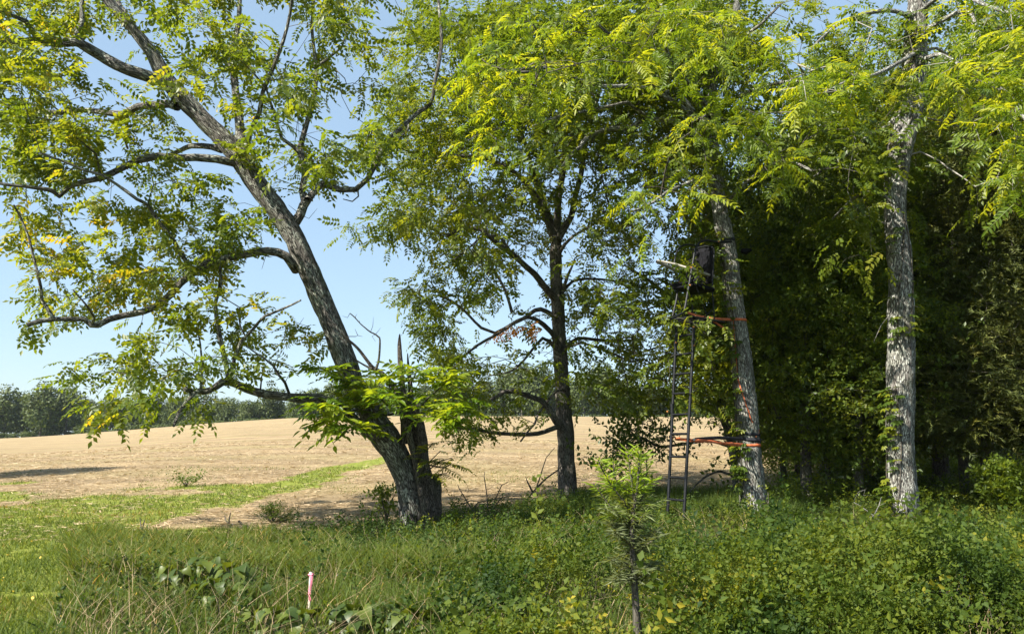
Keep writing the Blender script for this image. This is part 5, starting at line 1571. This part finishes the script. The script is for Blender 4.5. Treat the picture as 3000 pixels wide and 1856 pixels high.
# cord down the trunk
cord = []
for px, py in [(2135, 945), (2141, 1010), (2146, 1060), (2151, 1110), (2158, 1140), (2170, 1180), (2180, 1210), (2189, 1235), (2216, 1262), (2200, 1280)]:
    c, r = trunk_at(float(at(px, py, dSt)[2]), SL)
    p = at(px, py, dSt); dx = np.clip(p[0] - c[0], -r * .98, r * .98)
    cord.append(np.array([c[0] + dx, c[1] - math.sqrt(max(r * r - dx * dx, 0)) - .02, p[2]]))
strap('pull_cord', cord, .022, M['orange'], 'thin orange cord trailing down the trunk from the upper strap', 'cord', wrinkle=.6)
hl = bpy.data.objects  # (hook)
p = at(2186, 737, dSt); q = MB()
tube(q, [p - np.array([.10, 0, -.02]), p, p + np.array([.10, 0, .04])], [.05, .075, .03], 10, cap=True, rough=.2)
q.build('gear_pouch', M['mesh'], None, origin=p, label='small black pouch behind the trunk beside the seat', cat='pouch')

# ================================================================ CREEPERS
def t_palm(seed):
    r = random.Random(seed); vs, fs = [], []
    for a in (-1.25, -.6, 0, .6, 1.25):
        d = norm(np.array([math.cos(a), math.sin(a), -.25])); side = norm(np.cross(np.array([0, 0, 1.]), d)); nr = np.cross(d, side)
        v, f = leaflet(d * .1, d, side, nr, (.9 if abs(a) < .7 else .7) * r.uniform(.85, 1.1), .36, True, .14)
        k = len(vs); vs.extend(v); fs.extend([tuple(q + k for q in g) for g in f])
    return np.array(vs), np.array(fs)
T_PALM = [t_palm(1), t_palm(2)]
def creeper(label, limb, zlist, side, n, size, mat, seed, base, amp=.9):
    root = thing('creeper_vine', base, label, 'vine')
    P, R = limb
    for s_ in range(2):
        pts = []
        for z in np.linspace(zlist[0], zlist[1], 26):
            i = int(np.argmin(abs(P[:, 2] - z))); c, r = P[i], R[i]
            a = side + .5 * math.sin(z * 1.3 + s_ * 2 + seed) + s_ * .35
            pts.append(np.array([c[0] + math.cos(a) * (r + .015), c[1] + math.sin(a) * (r + .015), z]))
        q = MB(); P_, R_ = catmull(pts, [.012] * len(pts), .12); tube(q, P_, R_, 5); q.build('stem', M['twig'], root, smooth=True, bark=True)
    mesh_s = []
    for (tv, tf) in T_PALM:
        for k in range(3):
            q = MB(); q.add(tv * size, tf, np.clip(.2 + .3 * k + rng.uniform(-.1, .1, len(tf)), 0, 1)); mesh_s.append(q.mesh('leaf', mat))
    rp = np.array(root.location)
    from mathutils import Matrix
    for k in range(n):
        z = zlist[0] + (zlist[1] - zlist[0]) * rng.random()
        if vnoise(np.array([[z * 1.7, seed * 3.1, 2.]]))[0] < .38: z = zlist[0] + (zlist[1] - zlist[0]) * rng.random()
        i = int(np.argmin(abs(P[:, 2] - z))); c, r = P[i], R[i]
        a = side + rng.normal(0, amp * .5)
        off = abs(rng.normal(0, .09)) + .02
        p = np.array([c[0] + math.cos(a) * (r + off), c[1] + math.sin(a) * (r + off), z]) - rp
        d = Vector((math.cos(a) + rng.normal(0, .5), math.sin(a) + rng.normal(0, .5), rng.uniform(-.9, .1))).normalized()
        up = Vector((math.cos(a) * .4, math.sin(a) * .4, 1)); y = up.cross(d).normalized(); zz = d.cross(y)
        mt = Matrix((d, y, zz)).transposed().to_4x4(); mt.translation = Vector(p)
        o = bpy.data.objects.new('leaf', mesh_s[int(rng.integers(0, len(mesh_s)))]); o.matrix_local = mt @ Matrix.Scale(rng.uniform(.6, 1.15), 4)
        link(o, root)
zz = lambda py, d: float(at(2200, py, d)[2])
creeper('leafy creeper climbing the left side of the trunk that holds the stand', SL, (zz(1500, dSt), zz(690, dSt)), math.pi * .98 + .3, 190, .15, M['vine'], 1, gT)
TL = Tt.limbs[0]
creeper('creeper on the lower left side of the tall pale trunk', TL, (zz(1510, dR), zz(1130, dR)), math.pi + .35, 80, .14, M['vine'], 4, gR)
creeper('bright creeper leaves spreading round the middle of the tall pale trunk', TL, (zz(1000, dR), zz(640, dR)), -1.7, 46, .17, M['vine'], 6, gR + np.array([0, 0, .02]), amp=3.6)
# leafy cover on the upper left of the tall trunk
creeper('creeper shading the upper part of the tall pale trunk', TL, (zz(520, dR), zz(60, dR)), math.pi + .6, 110, .15, M['vine'], 8, gR + np.array([0, .02, .02]), amp=1.6)

# ================================================================ SURVEY STAKE
gk = ground(906, 1806); dK = float(gk[1])
sk = thing('survey_stake', gk, 'wooden survey stake with hot pink ribbon standing in the tall grass', 'stake')
top = float(at(905, 1674, dK)[2]); hx = .012
q = MB()
c = [(gk[0] + a, gk[1] + b, z) for z in (gk[2] - .15, top) for b in (-.009, .009) for a in (-hx, hx)]
q.add(c, [(0, 2, 3, 1), (4, 5, 7, 6), (0, 1, 5, 4), (2, 6, 7, 3), (0, 4, 6, 2), (1, 3, 7, 5)]); q.build('post', M['stake'], sk)
zt = float(at(905, 1682, dK)[2]); zb_ = float(at(905, 1758, dK)[2])
q = MB(); pts = []
for i in range(13):
    t = i / 12
    pts.append(np.array([gk[0] + .004 + .006 * math.sin(t * 7), gk[1] - .016 - .004 * math.sin(t * 9), zt + (zb_ - zt) * t]))
w = [.013, .014, .012, .012, .013, .012, .011, .012, .013, .011, .010, .011, .008]
V = []
for p, ww in zip(pts, w): V += [p + np.array([-ww, 0, 0]), p + np.array([0, -.005, 0]), p + np.array([ww, .002, 0])]
q.add(V, [(3 * i + j, 3 * i + j + 1, 3 * i + j + 4, 3 * i + j + 3) for i in range(12) for j in range(2)])
o = q.build('ribbon', M['ribbon'], sk, smooth=True)
q = MB(); 
tube(q, [np.array([gk[0] - .019, gk[1] - .012, zt]), np.array([gk[0] + .019, gk[1] - .012, zt + .004])], [.010, .010], 6, cap=True)
tube(q, [np.array([gk[0] + .019, gk[1] - .012, zt]), np.array([gk[0] + .019, gk[1] + .012, zt])], [.010, .010], 6, cap=True)
q.build('ribbon_knot', M['ribbon'], sk, smooth=True)

# ================================================================ TALL FEATHERY WEED (near, right of middle)
gw_ = np.array([(1862 - 1500) / F * 5.6, 5.6, 0.])
gw_[2] = float(gz(gw_[0], gw_[1]))
wd = thing('tall_weed', gw_, 'tall feathery weed with bright tips and dark stem, nearest plant before the ladder', 'weed')
dw = 5.6
wst = Tree(); wn_ = []
addr(wst, [(1880, 2000), (1868, 1850), (1862, 1760), (1855, 1640), (1850, 1560), (1858, 1480), (1868, 1420), (1872, 1350), (1868, 1315)], dw, dw - .05, [13, 12, 10, 9, 7, 5, 4, 3, 1.5], 'stem', wn_)
for pl in [[(1856, 1520), (1830, 1470), (1790, 1420), (1762, 1370), (1752, 1345)], [(1856, 1500), (1885, 1450), (1895, 1380), (1893, 1330)], [(1852, 1500), (1820, 1450), (1800, 1390), (1795, 1350)], [(1858, 1480), (1850, 1400), (1842, 1350), (1840, 1320)], [(1854, 1540), (1800, 1500), (1765, 1450), (1740, 1420)],
           [(1855, 1560), (1890, 1520), (1915, 1490)], [(1853, 1600), (1810, 1560), (1790, 1530)], [(1855, 1620), (1900, 1590), (1930, 1570)], [(1856, 1660), (1820, 1640), (1790, 1640)], [(1858, 1700), (1890, 1680), (1915, 1690)], [(1860, 1440), (1875, 1390), (1880, 1340)]]:
    addl(wst, pl, dw, dw + rng.uniform(-.15, .15), 3, 1.2, nm='stem', names=wn_, wob=.02)
for k in range(32):
    py0 = rng.uniform(1440, 1720); sx = 1 if k % 2 else -1; ln_ = rng.uniform(45, 105) * (1.15 - (py0 - 1440) / 700)
    up_ = rng.uniform(.1, .9) if py0 < 1600 else rng.uniform(-.5, .4)
    x0_ = 1853 + 6 * math.sin(py0 * .02)
    addl(wst, [(x0_, py0), (x0_ + sx * ln_ * .5, py0 - ln_ * .5 * up_), (x0_ + sx * ln_ * .8, py0 - ln_ * (1.1 * up_))], dw, dw + rng.uniform(-.22, .22), 2, .8, nm='stem', names=wn_, wob=0)
for (P, R), nm in zip(wst.limbs, wn_):
    q = MB(); tube(q, P, R, 8, rough=.1); q.build(nm, M['twig'], wd, smooth=True, bark=True)
mb = MB()
nl = [np.array([[0, -.035, 0], [0, .035, 0], [.6, .05, -.02], [1, 0, -.12]])]
tv = nl[0]; tf = np.array([[0, 1, 2], [0, 2, 3]])
for li_, (P, R) in enumerate(wst.limbs):
    P, _ = catmull(P, R, .01)
    zt_ = P[:, 2]
    for i in range(len(P)):
        px_, py_ = proj(*P[i])
        if li_ == 0 and py_ > 1700: k = 1
        elif li_ == 0 and py_ > 1560: k = 3
        else: k = 4
        a = rng.uniform(0, 6.28, k)
        T_ = norm(P[min(i + 1, len(P) - 1)] - P[max(i - 1, 0)])
        dirs = norm(np.stack([np.cos(a), np.sin(a), rng.uniform(-.5, .5, k)], -1) + T_ * (.45 if py_ < 1500 else .1))
        R_ = frames(dirs, norm(rng.normal(size=(k, 3)) + np.array([0, 0, 1.2])))
        rn = np.clip((.88 if py_ < 1450 else .55 if py_ < 1520 else .22) + rng.normal(0, .12, k), 0, 1)
        ln_ = (.085 if py_ < 1500 else .09)
        scatter(mb, tv, tf, np.tile(P[i], (k, 1)), R_, ln_ * rng.uniform(.5, 1.2, k), rn)
mb.build('foliage', M['fennel'], wd, kind='stuff')

# ================================================================ BROAD LEAVED PLANTS
def heart(seed):
    r = random.Random(seed)
    xs_ = [0, .12, .32, .58, .82, 1.0]; ws = [.10, .36, .42, .30, .14, 0]
    v = []
    for x_, w_ in zip(xs_, ws):
        dz = -.35 * x_ * x_
        v += [(x_ - (.08 if x_ == 0 else 0), w_, dz + w_ * .18), (x_, 0, dz), (x_ - (.08 if x_ == 0 else 0), -w_, dz + w_ * .18)]
    f = []
    for i in range(5):
        f += [(3 * i, 3 * i + 1, 3 * i + 4, 3 * i + 3), (3 * i + 1, 3 * i + 2, 3 * i + 5, 3 * i + 4)]
    return np.array(v, float), np.array(f)
hv, hf_ = heart(1)
hms = []
for k in range(4):
    q = MB(); q.add(hv * np.array([1, 1 + .12 * k, 1 + .5 * k]), hf_, np.clip(.15 + .25 * k + rng.uniform(-.05, .05, len(hf_)), 0, 1)); hms.append(q.mesh('leaf', M['broad'], smooth=False))
from mathutils import Matrix
def broad_plant(px, py, h, n, size, label):
    g_ = ground(px, py)
    rt = thing('broadleaf_plant', g_, label, 'plant', 'broad leaved plants in the verge')
    for s_ in range(2):
        q = MB(); a = rng.uniform(0, 6.28)
        P_, R_ = catmull([g_, g_ + np.array([math.cos(a) * .05, math.sin(a) * .05, h * .5]), g_ + np.array([math.cos(a) * .12, math.sin(a) * .12, h])], [.005, .004, .002], .06)
        tube(q, P_, R_, 5); q.build('stem', M['twig'], rt, smooth=True, bark=True)
    for k in range(n):
        a = rng.uniform(0, 6.28); t = rng.random() ** .6; rr_ = rng.uniform(.04, .26) * (1.1 - .4 * t)
        p = Vector((math.cos(a) * rr_, math.sin(a) * rr_ * .8, h * (.25 + .8 * t)))
        d = Vector((math.cos(a), math.sin(a), rng.uniform(-.7, .1))).normalized(); up = Vector((rng.normal(0, .2) - .1, rng.normal(0, .2) - .25, 1)); y = up.cross(d).normalized(); z = d.cross(y)
        mt = Matrix((d, y, z)).transposed().to_4x4(); mt.translation = p
        o = bpy.data.objects.new('leaf', hms[int(rng.integers(0, 4))]); o.matrix_local = mt @ Matrix.Scale(size * rng.uniform(.6, 1.2), 4); link(o, rt)
for a_ in [(520, 1770, .34, 26, .11, 'drooping broad leaved plant at the left of the group in the tall grass'), (600, 1745, .36, 28, .11, 'darkest broad leaved plant, topmost of the group in the tall grass'), (690, 1765, .34, 26, .115, 'broad leaved plant at the right of the group in the tall grass'), (640, 1810, .30, 24, .10, 'lower broad leaved plant in the front of the grass group'), (735, 1800, .26, 18, .10, 'broad leaved plant nearest the survey stake, left of it'),
           (800, 1890, .26, 24, .10, 'broad leaved plant cut by the bottom edge under the survey stake'), (920, 1895, .26, 24, .10, 'broad leaved plant at the bottom edge just right of the stake'), (1030, 1890, .28, 28, .11, 'leafy plant at the bottom edge left of centre'), (1120, 1880, .27, 26, .105, 'leafy plant at the bottom edge right beside the dark stalk'), (1200, 1900, .27, 26, .11, 'broad leaved plant at the bottom edge below the tall grass clump'),
           (1370, 1870, .30, 30, .11, 'broad leaved plant at the bottom edge, left of the big leaf group at centre'), (1450, 1860, .34, 32, .12, 'largest broad leaved plant at the bottom centre'), (1540, 1870, .30, 28, .11, 'broad leaved plant right of the largest one at the bottom centre'), (1640, 1880, .28, 26, .10, 'broad leaved plant at the bottom edge left of the tall weed'), (1480, 1790, .28, 22, .09, 'broad leaved plant set back behind the bottom centre group'),
           (2650, 1960, .55, 14, .17, 'light green large leaved plant poking up at the bottom edge, right'), (1345, 1800, .26, 18, .09, 'small broad leaved plant before the yellow green ground cover')]:
    broad_plant(*a_)

# ================================================================ SAPLINGS, BRUSH, FALLEN WOOD
def small_shrub(px, py, d, pts, nleaf, size, mat, nm, label, cat, tpl=T_COVER, r0=2.5, bark='twig', k=4):
    g_ = ground(px, py) if d is None else np.array([(px - 1500) / F * d, d, float(gz((px - 1500) / F * d, d))])
    d = float(g_[1])
    t = Tree(); nn = []
    for p in pts:
        addl(t, [(px, py)] + p, d, d + rng.normal(0, .15), r0, 1.0, names=nn, wob=0)
    rt = thing(nm, g_, label, cat)
    q = MB()
    for P, R in t.limbs: tube(q, P, R, 5)
    q.build('stems', M[bark], rt, smooth=True, bark=True)
    if nleaf:
        P = np.concatenate([L_[0][len(L_[0]) // 3:] for L_ in t.limbs]); idx = rng.integers(0, len(P), nleaf)
        q = MB(); leaves_at(q, tpl, P[idx], np.tile([[0, 0, .5]], (nleaf, 1)), k, size, droop=(-.4, .6), spread=.05, rlo=.1, rhi=.8)
        q.build('foliage', M[mat], rt, kind='stuff')
    return rt
small_shrub(1132, 1530, None, [[(1125, 1490), (1118, 1460), (1120, 1440)], [(1140, 1490), (1150, 1460), (1158, 1445)], [(1115, 1500), (1100, 1480)], [(1130, 1480), (1135, 1450), (1128, 1440)]], 26, .24, 'mid', 'sapling', 'small leafy sapling just left of the leaning trunk', 'sapling', T_OAK, k=2)
small_shrub(800, 1530, None, [[(795, 1505), (790, 1490)], [(810, 1510), (815, 1495)], [(780, 1515), (778, 1500)], [(825, 1520), (840, 1510)], [(800, 1500), (803, 1488)], [(840, 1522), (862, 1514)]], 60, .22, 'grass', 'field_tuft', 'small green bush standing alone in the mown straw', 'bush', k=3)
small_shrub(415, 1560, None, [[(412, 1530), (410, 1515)], [(420, 1535), (425, 1520)]], 8, .16, 'grass', 'field_weed', 'little thin weed in the green strip at left', 'weed', k=1)
small_shrub(545, 1425, None, [[(535, 1412), (530, 1408)], [(550, 1412), (548, 1405)], [(540, 1415), (555, 1416)]], 24, .5, 'grass', 'field_tuft', 'small grass tuft out in the mown field', 'tuft', k=1)
small_shrub(670, 1535, None, [[(672, 1515), (676, 1500)], [(660, 1520), (658, 1508)]], 8, .14, 'mid', 'field_weed', 'small weed beside the fallen crooked branch', 'weed', k=1)
small_shrub(2250, 1530, None, [[(2252, 1480), (2250, 1440)], [(2260, 1490), (2245, 1465)]], 12, .2, 'vine', 'sapling', 'thin sapling right against the stand tree base', 'sapling', T_OAK, k=1)
small_shrub(2975, 1515, 16.0, [[(2900, 1440), (2890, 1390)], [(2940, 1440), (2960, 1380)], [(2980, 1450), (3020, 1400)], [(2930, 1420), (2925, 1370)]], 170, .26, 'wood', 'understory_bush', 'bright leafy bush under the cedars at the right edge', 'bush', T_OAK)
# dead brush between the leaning and the middle tree
def brush(lines, d, label, nm, cat, mat='twig', rr0=2.2, extra=None):
    t = Tree(); nn = []
    for ln_ in lines:
        addl(t, ln_, d, d + rng.normal(0, .3), rr0, .8, names=nn, wob=.04)
    P0 = t.limbs[0][0][0]
    if extra: t.grow(np.array([at(x, y, d + rng.normal(0, .2)) for x, y in extra]), seg=.15, wig=.12)
    q = MB()
    for P, R in t.limbs: tube(q, P, R, 5)
    if extra: t.twig_mesh(q, .0035, .4, 4)
    return q.build(nm, M[mat], None, smooth=True, bark=True, origin=P0, label=label, cat=cat)
ex = [(rng.uniform(1340, 1500), rng.uniform(1400, 1500)) for _ in range(26)]
brush([[(1425, 1530), (1445, 1490), (1480, 1445), (1505, 1440)], [(1400, 1520), (1370, 1470), (1345, 1430), (1341, 1418)], [(1300, 1505), (1340, 1480), (1380, 1465), (1420, 1470)], [(1430, 1500), (1425, 1440), (1418, 1395), (1420, 1380)], [(1440, 1490), (1470, 1420), (1490, 1410)], [(1380, 1510), (1400, 1470), (1450, 1460), (1520, 1450)]], dM - 3.0, 'tangle of bare dead twigs between the leaning tree and the middle tree', 'dead_brush', 'brush', extra=ex)
brush([[(1520, 1515), (1545, 1460), (1570, 1430), (1590, 1370), (1600, 1340), (1625, 1310)], [(1570, 1430), (1600, 1400), (1635, 1375), (1650, 1358), (1690, 1358)], [(1560, 1440), (1545, 1410), (1540, 1395)]], dM - 1.2, 'long bare fallen branch propped against the middle trunk', 'fallen_branch', 'branch', 'twig', 3.2, [(1600, 1350), (1610, 1330), (1590, 1385), (1640, 1345), (1630, 1385)])
brush([[(698, 1524), (715, 1538), (735, 1545), (760, 1548), (780, 1562)], [(715, 1538), (700, 1550), (690, 1562)], [(735, 1546), (745, 1562), (800, 1570)]], float(ground(740, 1562)[1]), 'crooked dark dead branch lying at the edge of the tall grass', 'fallen_branch', 'branch', 'dead', 3.4)
brush([[(2382, 1514), (2400, 1525), (2415, 1540), (2420, 1552), (2395, 1565), (2385, 1590)], [(2420, 1552), (2435, 1562), (2448, 1568)]], float(ground(2400, 1600)[1]) + .3, 'pale forked dead branch lying on top of the ground cover', 'fallen_branch', 'branch', 'palewood', 3.2)
brush([[(2620, 1560), (2560, 1510), (2520, 1480), (2500, 1470)], [(2545, 1515), (2590, 1505)], [(2560, 1510), (2575, 1480), (2582, 1455)]], float(ground(2560, 1570)[1]), 'pale bare twigs sticking up left of the tall pale trunk', 'dead_brush', 'brush', 'palewood', 2.2, [(2530, 1450), (2515, 1440), (2540, 1430), (2555, 1450), (2600, 1470)])
# white blossoms, yellow fallen leaves
def dots(n, fn, size, mat, nm, label, cat):
    q = MB(); P = []
    for _ in range(n):
        px_, py_ = fn(); g_ = ground(px_, py_); hh_ = float(cover_h(np.array([g_[0]]), np.array([g_[1]]))[0]) if nm == 'small_flowers' else .05
        P.append(g_ + np.array([0, 0, hh_ + .03]))
    P = np.array(P); R = frames(rand_dirs(n), norm(rng.normal(size=(n, 3)) * .5 + np.array([0, -.6, .8])))
    a = np.arange(5) / 5 * 6.283
    tv_ = np.concatenate([[[0, 0, -.15]], np.stack([np.cos(a), np.sin(a), 0 * a], -1)]); tf_ = np.array([[0, i + 1, (i + 1) % 5 + 1] for i in range(5)])
    scatter(q, tv_, tf_, P, R, size * rng.uniform(.6, 1.2, n), rng.random(n))
    q.build(nm, mat, None, label=label, cat=cat, kind='stuff')
dots(26, lambda: (float(rng.choice([2550, 2620, 2660, 1045, 985, 2760])) + rng.normal(0, 14), float(rng.choice([1665, 1710, 1700, 1690])) + rng.normal(0, 10)), .011, plain_mat('white_petal', (.8, .8, .78), .6), 'small_flowers', 'a few tiny white flowers in the ground cover', 'flowers')
dots(40, lambda: (rng.uniform(0, 420), rng.uniform(1600, 1850)), .014, plain_mat('yellow_leaf', (.55, .36, .03), .6), 'fallen_leaves', 'scattered yellow fallen leaves on the short grass at left', 'fallen leaves')

# ================================================================ AIR
q = MB()
c = [(a, b_, z) for z in (-3.5, 36) for b_ in (-110, 760) for a in (-480, 480)]
q.add(c, [(0, 2, 3, 1), (4, 5, 7, 6), (0, 1, 5, 4), (2, 6, 7, 3), (0, 4, 6, 2), (1, 3, 7, 5)])
hm = bpy.data.materials.new('haze'); hm.use_nodes = True
hn = hm.node_tree; hn.nodes.clear()
ho = hn.nodes.new('ShaderNodeOutputMaterial'); pv = hn.nodes.new('ShaderNodeVolumePrincipled')
pv.inputs['Color'].default_value = (.80, .90, 1.0, 1); pv.inputs['Density'].default_value = .00013; pv.inputs['Anisotropy'].default_value = .3
hn.links.new(pv.outputs[0], ho.inputs['Volume'])
q.build('haze', hm, None, kind='stuff', label='thin pale summer haze over the field', cat='haze')
